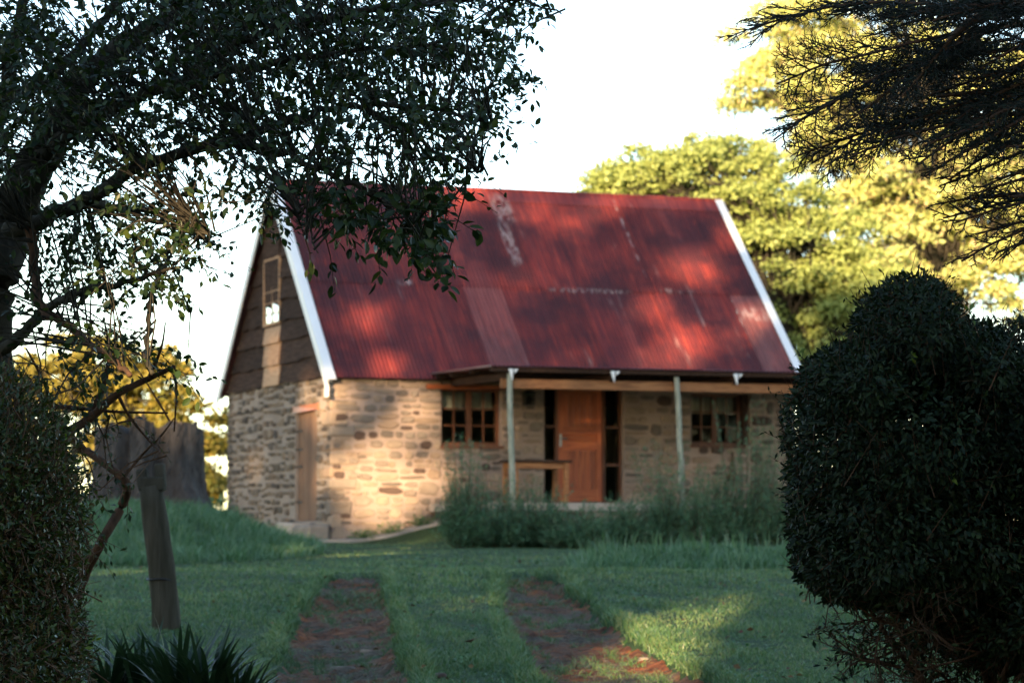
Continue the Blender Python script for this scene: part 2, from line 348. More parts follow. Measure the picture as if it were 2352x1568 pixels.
FP = lambda u, d, z: (u, d, z); SP = lambda v, d, z: (d, v, z)
wf = wall_panel('front_wall', 0, L_, .9, HE+.15, [W1, W2, DR], .4, M['mortar'], FP)
GB = side(640, 868)[1]                          # bottom of the plank gable
ws = wall_panel('gable_wall', .0015, W_, .9, GB, [SD], .4, M['mortar2'], SP)
MB().box(.0, L_, W_-.4, W_-.002, .9, HE+.1).build('rear_wall', M['mortar2'], CT)
MB().box(L_-.4, L_+.004, .41, W_-.41, .9, HE+.1).build('far_gable_wall', M['mortar2'], CT)
MB().box(.41, L_-.41, .41, W_-.41, HF-.1, HF).build('floor', M['darkwood'], CT)
MB().box(.41, L_-.41, .41, W_-.41, HE-.1, HE).build('loft_floor', M['darkwood'], CT)
# stones: pillow-shaped blocks set proud of the mortar
def stone_mesh(i):
    r = random.Random(i+40); n = 9; b = MB(); pts = []
    for k in range(n):
        an = 2*math.pi*(k+r.uniform(-.25, .25))/n; c, s = math.cos(an), math.sin(an); p = 6.5
        q = (abs(c)**p+abs(s)**p)**(-1/p)*r.uniform(.88, 1.05); pts.append((c*q*.5, s*q*.5))
    v = [(x, 1.2, y) for x, y in pts]+[(x*.97, -.25, y*.96) for x, y in pts]+[(x*.90+r.uniform(-.015, .015), -.8+r.uniform(-.25, .2), y*.87) for x, y in pts]
    b.add(v, [(k, n+k, n+(k+1) % n, (k+1) % n) for k in range(n)]+[(n+k, 2*n+k, 2*n+(k+1) % n, n+(k+1) % n) for k in range(n)]+[tuple(2*n+k for k in range(n))])
    me = bpy.data.meshes.new('stone'); me.from_pydata(b.v, [], [f[::-1] for f in b.f]); me.update()
    for p in me.polygons: p.use_smooth = False
    return me
SM = {k: [stone_mesh(i+50*j) for i in range(14)] for j, k in enumerate(('stone', 'stone2', 'stonep'))}
for k in SM:
    for me in SM[k]: me.materials.append(M['stone2' if k == 'stone2' else 'stone'])
def lay(a0, a1, z0, z1, opens, hs, wsz, joint, seed, minw=.09):
    r = random.Random(seed); out = []; z = z0
    while z < z1-.05:
        h = min(r.uniform(*hs), z1-z); a = a0+r.uniform(-.1, .05)
        if z1-(z+h) < .07: h = z1-z
        while a < a1-.03:
            w_ = r.uniform(*wsz)*(1.35 if r.random() < .12 else 1); b = min(a+w_, a1); s, e = max(a, a0), b
            zz0, zz1 = z+joint/2, z+h-joint/2
            for o in opens:
                if zz1 > o[2]-.02 and zz0 < o[3]+.02 and e > o[0] and s < o[1]:
                    if s < o[0] and o[0]-s > .08: e = min(e, o[0]-.005)
                    elif e > o[1]: s = max(s, o[1]+.005)
                    else: s = e
            if e-s-joint > minw: out.append([(s+e)/2, (zz0+zz1)/2+r.uniform(-.02, .02), e-s-joint, (zz1-zz0)*r.uniform(.8, 1.04)])
            a = b
        z += h
    return out
def rubble(a0, a1, z0, z1, opens, mw, mh, joint, seed):
    r = random.Random(seed); out = []; us = sorted({a0, a1, *[o[0] for o in opens], *[o[1] for o in opens]}); cells = []
    for i in range(len(us)-1):                 # columns beside, above and below the openings
        m_ = (us[i]+us[i+1])/2; cuts = [z0]
        for o in opens:
            if o[0] <= m_ <= o[1]: cuts += [max(z0, o[2]), min(z1, o[3])]
        cuts.append(z1)
        for k in range(0, len(cuts), 2):
            if cuts[k+1]-cuts[k] > .06: cells.append((us[i], us[i+1], cuts[k], cuts[k+1]))
    def cut(x0, x1, y0, y1):
        w_, h = x1-x0, y1-y0
        if h > mh*r.uniform(.75, 1.5) and (h > w_*.42 or w_ < mw*.8):
            c = y0+h*r.uniform(.36, .64); cut(x0, x1, y0, c); cut(x0, x1, c, y1)
        elif w_ > mw*r.uniform(.6, 1.5):
            c = x0+w_*r.uniform(.32, .68); cut(x0, c, y0, y1); cut(c, x1, y0, y1)
        else:
            j = joint*r.uniform(.6, 1.8); sw, sh = (w_-j)*r.uniform(.88, 1.03), (h-j)*r.uniform(.86, 1.03)
            if sw > .05 and sh > .04 and r.random() > .03: out.append([(x0+x1)/2+r.uniform(-.015, .015), (y0+y1)/2+r.uniform(-.012, .012), sw, sh])
    for c in cells: cut(*c)
    return out
SF = rubble(.01, L_-.02, 1.32, HE+.02, [W1, W2, DR], .40, .185, .022, 4)
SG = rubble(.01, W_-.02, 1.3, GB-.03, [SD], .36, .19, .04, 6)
def place_stones(parent, items, key, side_, depth, seed, skip=.0):
    r = random.Random(seed)
    for (a, z, w_, h) in items:
        if r.random() < skip: continue
        o = bpy.data.objects.new('stone', r.choice(SM[key])); COL.objects.link(o); o.parent = parent
        o.location = (a, -.004, z) if not side_ else (-.004, a, z)
        rt = r.uniform(-.09, .09)+(math.pi if r.random() < .5 else 0)
        sc = (w_, depth*r.uniform(.55, 1.3), h)
        o.rotation_mode = 'XYZ'
        Mx = Matrix.Rotation(rt, 4, 'Y') @ Matrix.Diagonal((*sc, 1))
        if side_: Mx = Matrix.Rotation(-math.pi/2, 4, 'Z') @ Mx
        o.matrix_basis = Matrix.Translation(o.location) @ Mx
def vis_front(s): return not (s[0] > 8.5 or (s[1] < HF-.05 and s[0] > 2.2))
def join_stones(name, parent, items, mat, side_, depth):
    r = random.Random(77); Vs, Fs, o = [], [], 0
    for a, z, w_, h in items:
        me = r.choice(SM['stone']); V = np.array([v.co for v in me.vertices])*np.array([w_, depth*r.uniform(.55, 1.3), h])
        if side_: V = np.stack([V[:, 1], -V[:, 0], V[:, 2]], 1)+np.array([-.004, a, z])
        else: V = V+np.array([a, -.004, z])
        Vs += V.tolist(); Fs += [tuple(i+o for i in p.vertices) for p in me.polygons]; o = len(Vs)
    if Vs:
        b = MB(); b.v = Vs; b.f = Fs; b.build(name, mat, parent)['kind'] = 'stuff'
SFv = [s for s in SF if vis_front(s)]; SFh = [s for s in SF if not vis_front(s)]
SGv = sorted([s for s in SG if s[1] > 1.45+.06*s[0]], key=lambda s: -s[2]*s[3])
nf = min(len(SFv), 170); SFv.sort(key=lambda s: -s[2]*s[3])
SFh += SFv[nf:]; SFv = SFv[:nf]; SGh = SGv[298-nf:]; SGv = SGv[:298-nf]
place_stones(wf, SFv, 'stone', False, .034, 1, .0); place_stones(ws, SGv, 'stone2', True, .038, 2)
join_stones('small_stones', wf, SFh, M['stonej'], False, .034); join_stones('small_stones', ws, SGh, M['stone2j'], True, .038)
z = 1.25; k = 0; rq = random.Random(31)                  # quoins at the near corner, alternately long on each face
while z < HE-.2:
    h = rq.uniform(.17, .27); la, lb = (rq.uniform(.34, .5), rq.uniform(.22, .3)) if k % 2 else (rq.uniform(.2, .28), rq.uniform(.38, .55))
    if z+h > GB-.02: h = GB-.02-z
    if h > .08: MB().box(-.018-rq.uniform(0, .018), la, -.014-rq.uniform(0, .016), lb, z+.015, z+h-.012, .014).build('stone', M['stone'], wf, bevel=.022)
    z += h; k += 1
# roof
TAN = (HR-HE)/(W_/2+.2); SL = math.hypot(W_/2+.2, HR-HE); PIT = math.atan(TAN)
def corr_mesh(name, w_, l_, n, amp=.016, per=6):
    m_ = n*per+2; V = []
    for j in range(2):
        for i in range(m_): x = i/per*(w_/n); V.append((x, j*l_, amp*math.cos(2*math.pi*i/per)))
    me = bpy.data.meshes.new(name); me.from_pydata(V, [], [(i, i+1, m_+i+1, m_+i) for i in range(m_-1)]); me.update()
    for p in me.polygons: p.use_smooth = True
    return me
def roofhit(xv, yv): return hit(xv, yv, house(0, -.2, HE), (UD.cross((house(0, W_/2, HR)-house(0, -.2, HE)))).normalized())
def roof_mat():
    m = NT('flaking_red_roof_paint'); v = m.coords(CT); oi = m.n('ObjectInfo')
    st = m.coords(CT, (6, .5, .5)); a = m.noise(v, .8, 8, .68); b = m.noise(st, 2.5, 6, .65); c = m.noise(v, 9, 6, .7)
    col = m.ramp(b, [(.3, (.105, .017, .017)), (.5, (.19, .026, .021)), (.7, (.27, .042, .027))])
    fs = m.noise(m.coords(CT, (16, .5, .5)), 1.6, 5, .6); col = m.mix(m.ramp(fs, [(.42, (0, 0, 0)), (.62, (.65, .65, .65))]), col, (.06, .013, .018))
    big = m.noise(m.coords(CT, (1.1, .25, .25)), 1.3, 3, .5); col = m.mix(m.ramp(big, [(.55, (0, 0, 0)), (.75, (.45, .45, .45))]), col, (.27, .07, .06))
    col = m.mix(m.ramp(a, [(.44, (0, 0, 0)), (.58, (.8, .8, .8))]), col, (.05, .014, .018))
    hs = m.n('HueSaturation'); m.l(col, hs.inputs['Color']); m.l(m.math('ADD', m.math('MULTIPLY', oi.outputs['Random'], .45), .72), hs.inputs['Value'])
    w1 = m.ramp(m.noise(m.coords(CT, (5, .6, .6)), .8, 9, .75), [(.60, (0, 0, 0)), (.72, (.4, .4, .4))])
    sp = m.n('SeparateXYZ'); m.l(v, sp.inputs[0])
    zl = HE+(HR-HE)*.475; lap = m.math('SUBTRACT', 1, m.math('MULTIPLY', m.math('ABSOLUTE', m.math('SUBTRACT', sp.outputs[2], zl+.04)), 14)); lap = m.math('MAXIMUM', lap, 0)
    w2 = m.math('MULTIPLY', lap, m.ramp(m.noise(m.coords(CT, (1, .1, .1)), 2.6, 5, .6), [(.60, (0, 0, 0)), (.68, (1, 1, 1))]))
    w2 = m.math('MULTIPLY', w2, m.ramp(c, [(.4, (0, 0, 0)), (.55, (1, 1, 1))]))
    fade = m.ramp(oi.outputs['Random'], [(.80, (0, 0, 0)), (.86, (.38, .38, .38))]); base = m.mix(m.math('MULTIPLY', fade, m.ramp(b, [(.35, (.4, .4, .4)), (.6, (1, 1, 1))])), hs.outputs[0], (.30, .15, .14))
    wear = m.math('MAXIMUM', w1, w2); nz = m.ramp(m.noise(m.coords(CT, (9, 3, 3)), 1.5, 6, .7), [(.47, (0, 0, 0)), (.55, (1, 1, 1))])
    for xv, yv, du, dz in ((1742, 722, .42, .16), (1152, 480, .22, .35), (1715, 560, .16, .5), (1440, 540, .035, .9), (1170, 560, .14, .5), (1350, 668, .9, .05)):
        P = roofhit(xv, yv)-HO; k = m.math('MULTIPLY', m.math('MAXIMUM', m.math('SUBTRACT', 1, m.math('DIVIDE', m.math('ABSOLUTE', m.math('SUBTRACT', m.math('ADD', sp.outputs[0], m.math('MULTIPLY', m.math('SUBTRACT', sp.outputs[2], P.z), .0)), P.dot(UD))), du)), 0), m.math('MAXIMUM', m.math('SUBTRACT', 1, m.math('DIVIDE', m.math('ABSOLUTE', m.math('SUBTRACT', sp.outputs[2], P.z)), dz)), 0))
        wear = m.math('MAXIMUM', wear, m.math('MULTIPLY', m.math('MINIMUM', m.math('MULTIPLY', k, 2.2), .55), nz))
    col = m.mix(wear, base, (.40, .32, .31))
    rg = m.ramp(b, [(.3, (.62, .62, .62)), (.7, (.48, .48, .48))]); m.bump(c, .15, .004); return m.done(col, rg, .3)
M['roof'] = roof_mat()
RF = empty('roof', (0, 0, 0), parent=CT)
NC = 12; SWD = (L_+.30)/NC; me_s = corr_mesh('roof_sheet', SWD, SL*.535, 10); me_s.materials.append(M['roof'])
def slope_matrix(u, sdist, off, back=False):      # sheet origin on the slope, sdist up from the eave
    z = HE+math.sin(PIT)*sdist+math.cos(PIT)*off
    if not back: return Matrix.Translation((u, -.2+math.cos(PIT)*sdist-math.sin(PIT)*off, z)) @ Matrix.Rotation(PIT, 4, 'X')
    return Matrix.Translation((u, W_+.2-math.cos(PIT)*sdist+math.sin(PIT)*off, z)) @ Matrix.Rotation(math.pi, 4, 'Z') @ Matrix.Rotation(PIT, 4, 'X')
for back in (False, True):
    for i in range(NC):
        for j in range(2):
            o = link('roof_sheet', me_s, None, RF)
            u = -.15+i*SWD if not back else -.15+(i+1)*SWD
            o.matrix_basis = slope_matrix(u, j*SL*.47, .012+j*.012+(i % 2)*.003+random.uniform(0, .003), back) @ Matrix.Rotation(random.uniform(-.003, .003), 4, 'Z')
cap = MB(); hw = .24
for sg in (-1, 1):
    p = [(-.16, W_/2+sg*hw, HR-hw*TAN+.045), (-.16, W_/2, HR+.05), (-.16, W_/2, HR+.062), (-.16, W_/2+sg*hw, HR-hw*TAN+.058)]
    cap.prism(p, (L_+.32, 0, 0))
cap.tube([(-.16, W_/2, HR+.06), (L_+.16, W_/2, HR+.06)], [.03, .03], 10); cap.build('ridge_cap', M['roof'], RF)
# barge boards: vertical board plus flange over the sheet ends
for (u0, sgn) in ((-.15, -1), (L_+.15, 1)):
    for bk in (False, True):
        b = MB(); f_ = lambda s, o: (W_+.2-math.cos(PIT)*s+math.sin(PIT)*o if bk else -.2+math.cos(PIT)*s-math.sin(PIT)*o, HE+math.sin(PIT)*s+math.cos(PIT)*o)
        s0, s1 = -.10, SL+.03
        q = [f_(s0, .055), f_(s1, .055), f_(s1+.02, -.12), f_(s0, -.12)]
        b.prism([(u0+sgn*.002, y, z) for y, z in q], (sgn*.03, 0, 0))
        q = [f_(s0, .062), f_(s1, .062), f_(s1, .050), f_(s0, .050)]
        b.prism([(u0+sgn*.033, y, z) for y, z in q], (-sgn*.16, 0, 0))
        if not bk:
            y0, z0 = f_(s0, .055); b.box(min(u0, u0+sgn*.03), max(u0, u0+sgn*.03), y0+.02, y0+.16, z0-.30, z0-.08)
        b.build('barge_board', M['white'], RF)
# gable cladding: overlapping waney boards, the loft window and the pale boards under it
GC = empty('gable_cladding', (0, 0, 0), parent=CT)
def slope_v(z): t = (z-HE)/TAN; return (-.2+t+.10, W_+.2-t-.10)
LWn = rect_side(611, 585, 649, 752)              # loft window
vb = [LWn[0], LWn[1]]
z = GB-.10; k = 0; rr = random.Random(12)
while z < HR-.15:
    h = rr.uniform(.33, .42); zt = min(z+h, HR-.12)
    a0, a1 = slope_v(max(z, HE-.25)); b0, b1 = slope_v(zt+.08)
    a0, a1, b0, b1 = max(a0, .0), min(a1, W_), max(b0, 0), min(b1, W_)
    if b1-b0 > .2:
        for (s0, s1, t0, t1, mt) in ((a0, vb[0]-.01, b0, vb[0]-.01, 'darkwood'), (vb[1]+.01, a1, vb[1]+.01, b1, 'darkwood'), (vb[0]+.01, vb[1]-.01, vb[0]+.01, vb[1]-.01, 'lightwood')):
            mid = mt == 'lightwood'
            if mid and not (zt < LWn[2]+.12): 
                if z < LWn[3]: continue
                mt = 'darkwood'
            if s1-s0 < .06 or t1-t0 < .03: continue
            n = 7; low = [(s0+(s1-s0)*i/n, z-.03+rr.uniform(-.025, .025)*(.4 if mid else 1)) for i in range(n+1)]
            top = [(t0+(t1-t0)*i/n, (zt+.05 if not mid else min(zt+.05, LWn[2]-.03))) for i in range(n+1)]
            b = MB(); xo = -.028 if not mid else -.036
            V = [(xo-.034, y, zz) for y, zz in low]+[(xo+.014, y, zz) for y, zz in top]+[(xo+.02, y, zz) for y, zz in low]+[(xo+.03, y, zz) for y, zz in top]
            m_ = n+1; Fq = []
            for i in range(n): Fq += [(i, m_+i, m_+i+1, i+1), (2*m_+i, 2*m_+i+1, 3*m_+i+1, 3*m_+i), (i, i+1, 2*m_+i+1, 2*m_+i), (m_+i, 3*m_+i, 3*m_+i+1, m_+i+1)]
            Fq += [(0, 2*m_, 3*m_, m_), (n, m_+n, 3*m_+n, 2*m_+n)]
            b.add(V, Fq).build('plank', M[mt], GC)
    z += h
tri = MB(); tri.prism([(.02, .05, GB-.02), (.02, W_/2, HR-.25), (.02, W_-.05, GB-.02)], (.03, 0, 0)); 
LOFT = empty('loft_window', (0, 0, 0), parent=CT); v0, v1, z0, z1 = LWn
fr = MB(); fr.box(-.06, .0, v0, v0+.05, z0, z1).box(-.06, .0, v1-.05, v1, z0, z1).box(-.061, .0, v0+.05, v1-.05, z0, z0+.05).box(-.061, .0, v0+.05, v1-.05, z1-.05, z1); fr.build('frame', M['lightwood'], LOFT)
gb = MB(); gb.box(-.045, -.02, (v0+v1)/2-.012, (v0+v1)/2+.012, z0+.05, z1-.05)
for i in range(1, 6): zz = z0+(z1-z0)*i/6; gb.box(-.044, -.021, v0+.05, v1-.05, zz-.01, zz+.01)
gb.build('glazing_bars', M['lightwood'], LOFT)
for i in range(6):
    for j in range(2):
        ya, yb = (v0+.05, (v0+v1)/2) if j == 0 else ((v0+v1)/2, v1-.05); za, zb = z0+(z1-z0)*i/6, z0+(z1-z0)*(i+1)/6
        t1, t2 = random.uniform(-.004, .004), random.uniform(-.004, .004)
        MB().add([(-.032+t1, ya, za+.012), (-.032-t1, yb, za+.012), (-.032+t2, yb, zb-.012), (-.032-t2, ya, zb-.012)], [(0, 1, 2, 3)]).build('pane', M['glass'], LOFT)
tri.build('gable_backing', M['darkwood'], GC)
# front windows
def casement(x0, x1, z0, z1, cols=2, reveal=.14):
    w = empty('window', (0, 0, 0), parent=CT); y0, y1 = reveal, reveal+.06; t = .06; xm = (x0+x1)/2
    f = MB(); f.box(x0, x0+t, y0, y1, z0, z1).box(x1-t, x1, y0, y1, z0, z1).box(x0+t, x1-t, y0+.002, y1, z0, z0+t).box(x0+t, x1-t, y0+.002, y1, z1-t, z1).box(xm-.05, xm+.05, y0-.01, y1, z0+t, z1-t)
    f.build('frame', M['wframe'], w)
    MB().box(x0-.03, x1+.03, reveal-.19, reveal+.05, z0-.05, z0-.004).build('sill', M['wframe'], w)
    b = MB()
    for (p, q) in ((x0+t, xm-.05), (xm+.05, x1-t)):
        b.box((p+q)/2-.012, (p+q)/2+.012, y0+.01, y0+.04, z0+t, z1-t)
        for i in (1, 2): zz = z0+t+(z1-z0-2*t)*i/3; b.box(p, q, y0+.012, y0+.038, zz-.011, zz+.011)
        for i in range(3):
            for j in range(2):
                pa, pb = (p, (p+q)/2) if j == 0 else ((p+q)/2, q); za, zb = z0+t+(z1-z0-2*t)*i/3, z0+t+(z1-z0-2*t)*(i+1)/3
                e1, e2 = random.uniform(-.003, .003), random.uniform(-.003, .003)
                MB().add([(pa, y0+.026+e1, za), (pb, y0+.026-e1, za), (pb, y0+.026+e2, zb), (pa, y0+.026-e2, zb)], [(0, 1, 2, 3)]).build('pane', M['glass'], w)
    b.build('glazing_bars', M['wframe'], w)
    c = MB(); n = 40                                # added pale strip at the head, imitates the reflection in the panes
    V = [(x0+.05+(x1-x0-.1)*i/n, .34+.015*math.sin(i*1.3), zz) for zz in (z1-.36, z1-.02) for i in range(n+1)]
    c.add(V, [(i, i+1, n+2+i, n+1+i) for i in range(n)]).build('reflection_strip', M['pane_reflection'], w, True)
    return w
casement(*W1); casement(W2[0], W2[1]-.13, W2[2], W2[3])
MB().box(W2[1]-.13, W2[1], .05, .3, W2[2], W2[3]).build('dark_reveal', M['darkwood'], CT)  # solid dark block put in as the window's dark right reveal
u0, zz = front(978, 886); u1, _ = front(1152, 886)
MB().box(u0, u1+.05, -.10, .05, zz-.05, zz+.03).build('lintel', M['woodh'], CT)
# front door with side lights
xl, _ = front(1287, 1000); xr, _ = front(1388, 1000); ztop = DR[3]; RV = .12
D = empty('door', (0, 0, 0), parent=CT); z0 = HF+.02; z1 = HF+2.03; h = z1-z0
st = MB().box(xl, xl+.10, RV, RV+.045, z0, z1).box(xr-.10, xr, RV, RV+.045, z0, z1); st.build('stiles', M['wood'], D)
for (a, b) in ((0, .11), (.455, .535), (.61, .665), (.945, 1)):
    MB().box(xl+.10, xr-.10, RV+.002, RV+.044, z0+h*a, z0+h*b).build('rail', M['woodh'], D)
def boards(a, b, n):
    for i in range(n):
        p = xl+.10+(xr-xl-.2)*i/n; q = xl+.10+(xr-xl-.2)*(i+1)/n
        MB().box(p+.003, q-.003, RV+.015, RV+.035, z0+h*a, z0+h*b).build('board', M['wood'], D, bevel=.004)
boards(.11, .455, 6); boards(.665, .945, 6)
for i in range(2): MB().box(xl+.10, xr-.10, RV+.015, RV+.035, z0+h*(.537+i*.037), z0+h*(.571+i*.037)).build('board', M['woodh'], D, bevel=.004)
hb = MB().box(xl+.028, xl+.068, RV-.012, RV+.002, z0+.98, z0+1.2); hb.tube([(xl+.048, RV-.01, z0+1.12), (xl+.048, RV-.05, z0+1.12), (xl+.06, RV-.055, z0+1.12), (xl+.15, RV-.055, z0+1.118)], [.01]*4, 8)
hb.build('handle', M['steel'], D)
for (a, b, nm) in ((DR[0], xl-.012, 0), (xr+.012, DR[1], 1)):
    sl_ = empty('side_light', (0, 0, 0), parent=CT); t = .045
    f = MB().box(a, a+t, RV-.02, RV+.06, HF, ztop).box(b-t, b, RV-.02, RV+.06, HF, ztop)
    zs = [HF+.02, HF+.02+.66, HF+.02+1.33, ztop-.02]
    for zq in zs: f.box(a+t, b-t, RV-.018, RV+.055, zq-.022, zq+.022)
    f.build('frame', M['wframe'], sl_)
    for i in range(3): MB().add([(a+t, RV+.02, zs[i]+.02), (b-t, RV+.02, zs[i]+.02), (b-t, RV+.022, zs[i+1]-.02), (a+t, RV+.018, zs[i+1]-.02)], [(0, 1, 2, 3)]).build('pane', M['glass'], sl_)
MB().box(xl-.01, xr+.01, RV-.015, RV+.06, z1+.01, ztop+.02).build('transom', M['woodh'], CT)
# low side door in the gable wall
SDm = empty('side_door', (0, 0, 0), parent=CT); v0, v1, z0, z1 = SD
for i in range(5):
    p, q = v0+(v1-v0)*i/5, v0+(v1-v0)*(i+1)/5
    MB().box(.06, .095, p+.004, q-.004, z0+.01, z1-.09).build('board', M['olddoor'], SDm, bevel=.004)
MB().box(.10, .14, v0, v1, z0, z1).build('backing', M['darkwood'], SDm)
MB().box(-.03, .12, v0-.12, v1+.12, z1-.08, z1+.03, .01).build('lintel', M['woodh'], SDm)
for q in (.17, .34, .5, .83):
    zz = z1-.09-(z1-z0-.1)*q; MB().box(.048, .06, v1-.26, v1+.02, zz-.018, zz+.018).box(-.01, .05, v1-.005, v1+.05, zz-.012, zz+.012).build('hinge', M['iron'], SDm)
# pale apron at the foot of the walls
ap = MB(); n = 14
for (pa, pb) in (([(-.55+i*(3.1/n), -.62+.04*math.sin(i*1.7)) for i in range(n+1)], [(-.05+i*(2.9/n), .02) for i in range(n+1)]),):
    for i in range(n):
        q = []
        for (u, v) in (pa[i], pa[i+1], pb[i+1], pb[i]):
            p = house(u, v, 0); q.append((u, v, float(gz(p.x, p.y))+.045))
        ap.prism([(x, y, zq-.2) for x, y, zq in q], (0, 0, .2))
ap.build('apron', M['concrete'], CT)
# veranda
VR = empty('veranda', (0, 0, 0), parent=CT); U0, U1, VV = 1.75, 9.35, -3.15
me_v = corr_mesh('veranda_sheet', .76, 3.12, 10); me_v.materials.append(M['roof']); zi, zo = HE+.10, EYE+2.665; va = math.atan2(zi-zo, 3.1)
for i in range(10):
    o = link('roof_sheet', me_v, None, VR); o.matrix_basis = Matrix.Translation((U0+i*.76, VV, zo+.012+(i % 2)*.003)) @ Matrix.Rotation(va, 4, 'X')
MB().prism([(U0-.004, VV-.02, zo-.002), (U0-.004, 0, zi-.002), (U0-.004, 0, zi+.02), (U0-.004, VV-.02, zo+.02)], (-.008, 0, 0)).build('edge_flashing', M['steel'], VR)
MB().box(U0+.02, U1-.02, VV+.06, VV+.12, zo-.075, zo-.008).build('purlin', M['darkwood'], VR)
for vv in (-2.1, -1.1, -.35): 
    zz = zo+(vv-VV)*math.tan(va); MB().box(U0+.02, U1-.02, vv, vv+.06, zz-.075, zz-.008).build('purlin', M['darkwood'], VR)
ub, zb = front(1150, 869, -2.9); _, zb2 = front(1150, 891, -2.9)
MB().box(ub, U1, -2.93, -2.86, zb2, zb).build('beam', M['beam'], VR, bevel=.006)
for xv in (1178, 1412, 1694, 1850):
    u, _ = front(xv, 855, -3.1)
    MB().prism([(u-.03, VV+.10, zo-.08), (u-.03, -.05, zi-.08), (u-.03, -.05, zi-.2), (u-.03, VV+.14, zo-.2)], (.06, 0, 0)).build('rafter', M['darkwood'], VR)
    MB().prism([(u-.085, VV+.02, zo-.03), (u-.005, VV+.02, zo-.03), (u-.015, VV+.02, zo-.22)], (0, .03, 0)).prism([(u+.015, VV+.02, zo-.035), (u+.085, VV+.02, zo-.03), (u+.03, VV+.02, zo-.10)], (0, .03, 0)).build('bracket', M['white'], VR)
for i, (xt, xb) in enumerate(((1171, 1178), (1555, 1568), (1895, 1900))):
    ut, _ = front(xt, 848, -3.0); ubm, _ = front(xb, 1150, -3.0)
    path = [(ubm+(ut-ubm)*k/6+random.uniform(-.012, .012), -3.0+random.uniform(-.01, .01), HF-.05+(zo-.05-HF)*k/6) for k in range(7)]
    MB().tube(path, [.052, .05, .05, .047, .047, .045, .044], 9, .05).build('post', M['pole'], VR, True)
MB().box(U0, U1-.1, -3.25, -.02, HF-.16, HF-.03).build('floor_slab', M['concrete'], VR)
vw = MB().box(U0+.05, U1-.15, -3.18, -2.8, .9, HF-.16).build('plinth', M['mortar'], VR)
for (a, z, w_, h) in lay(U0+.05, U1-.2, 1.4, HF-.17, [], (.16, .24), (.22, .5), .03, 9)[:60]:
    o = bpy.data.objects.new('stone', random.choice(SM['stone'])); COL.objects.link(o); o.parent = vw
    o.matrix_basis = Matrix.Translation((a, -3.185, z)) @ Matrix.Diagonal((w_, .022, h, 1))
# things on the veranda
def local(name, u, v, z, label, catg): return empty(name, house(u, v, z), label, catg, rz=TH)
ut, _ = front(1230, 1100, -1.3); T = local('wooden_table', ut, -1.3, HF-.03, 'small wooden table with dark top beside the front door', 'table')
MB().box(-.55, .55, -.32, .32, .70, .745).build('tabletop', M['darkwood'], T, bevel=.006)
MB().box(-.46, .46, -.26, -.24, .60, .70).box(-.46, .46, .24, .26, .60, .70).box(-.47, -.45, -.239, .239, .601, .70).box(.45, .47, -.239, .239, .601, .70).build('apron', M['beam'], T)
for sx in (-1, 1):
    for sy in (-1, 1): MB().box(sx*.46-.035, sx*.46+.035, sy*.25-.035, sy*.25+.035, 0, .7).build('leg', M['beam'], T)
ul, zl = front(1208, 914); Ln = local('wall_lantern', ul, -.14, zl-.13, 'small black lantern on the stone wall left of the door', 'lantern')
MB().box(-.09, .09, -.09, .09, 0, .025).build('base', M['iron'], Ln)
for sx in (-1, 1):
    for sy in (-1, 1): MB().box(sx*.075-.009, sx*.075+.009, sy*.075-.009, sy*.075+.009, .025, .2).build('upright', M['iron'], Ln)
MB().add([(-.11, -.11, .2), (.11, -.11, .2), (.11, .11, .2), (-.11, .11, .2), (-.03, -.03, .27), (.03, -.03, .27), (.03, .03, .27), (-.03, .03, .27)], [(0, 3, 2, 1), (4, 5, 6, 7), (0, 1, 5, 4), (1, 2, 6, 5), (2, 3, 7, 6), (3, 0, 4, 7)]).build('cap', M['iron'], Ln)
MB().box(-.015, .015, .05, .16, .24, .265).build('bracket', M['iron'], Ln)
for s_ in ((-.066, .066, -.07, -.068), (-.066, .066, .068, .07)): MB().box(*s_, .026, .199).build('pane', M['glass'], Ln)
us_, zs_ = front(1682, 1038, -.25); O = local('garden_torch', us_, -.25, HF-.03, 'dark tapering garden torch on a thin pole under the right window', 'torch')
def lathe(prof, n=14):
    b = MB(); V = [(r*math.cos(2*math.pi*k/n), r*math.sin(2*math.pi*k/n), z) for r, z in prof for k in range(n)]
    return b.add(V, [(j*n+k, j*n+(k+1) % n, (j+1)*n+(k+1) % n, (j+1)*n+k) for j in range(len(prof)-1) for k in range(n)])
lathe([(.0, 0), (.09, .0), (.09, .02), (.014, .04), (.014, .45), (.0, .45)]).build('pole', M['iron'], O)
lathe([(.0, .43), (.095, .45), (.10, .5), (.06, .62), (.03, .78), (.022, .95), (.0, .96)]).build('head', M['redbark'], O, True)
# steps below the side door
sv = (SD[0]+SD[1])/2
for nm, u0, u1, v0_, v1_, za, zb_, lab in (('stone_step', -.42, -.03, sv-.55, sv+.5, 1.2, SD[2]-.03, 'grey stone block step directly under the plank side door'), ('stone_step', -.8, -.40, sv-.75, sv+.1, 1.1, SD[2]-.22, 'lower flat stone step in front of the side door block'), ('corner_stone', -.45, -.05, -.12, sv-.62, 1.2, SD[2]-.06, 'pale rounded boulder at the front corner of the cottage')):
    c = house((u0+u1)/2, (v0_+v1_)/2, za); o = MB().box(-(u1-u0)/2, (u1-u0)/2, -(v1_-v0_)/2, (v1_-v0_)/2, 0, zb_-za, .02).build(nm, M['stone' if 'corner' in nm else 'concrete'], None, bevel=.05)
    o.location = c; o.rotation_euler = (0, 0, TH); tag(o, lab, 'step' if 'step' in nm else 'stone')
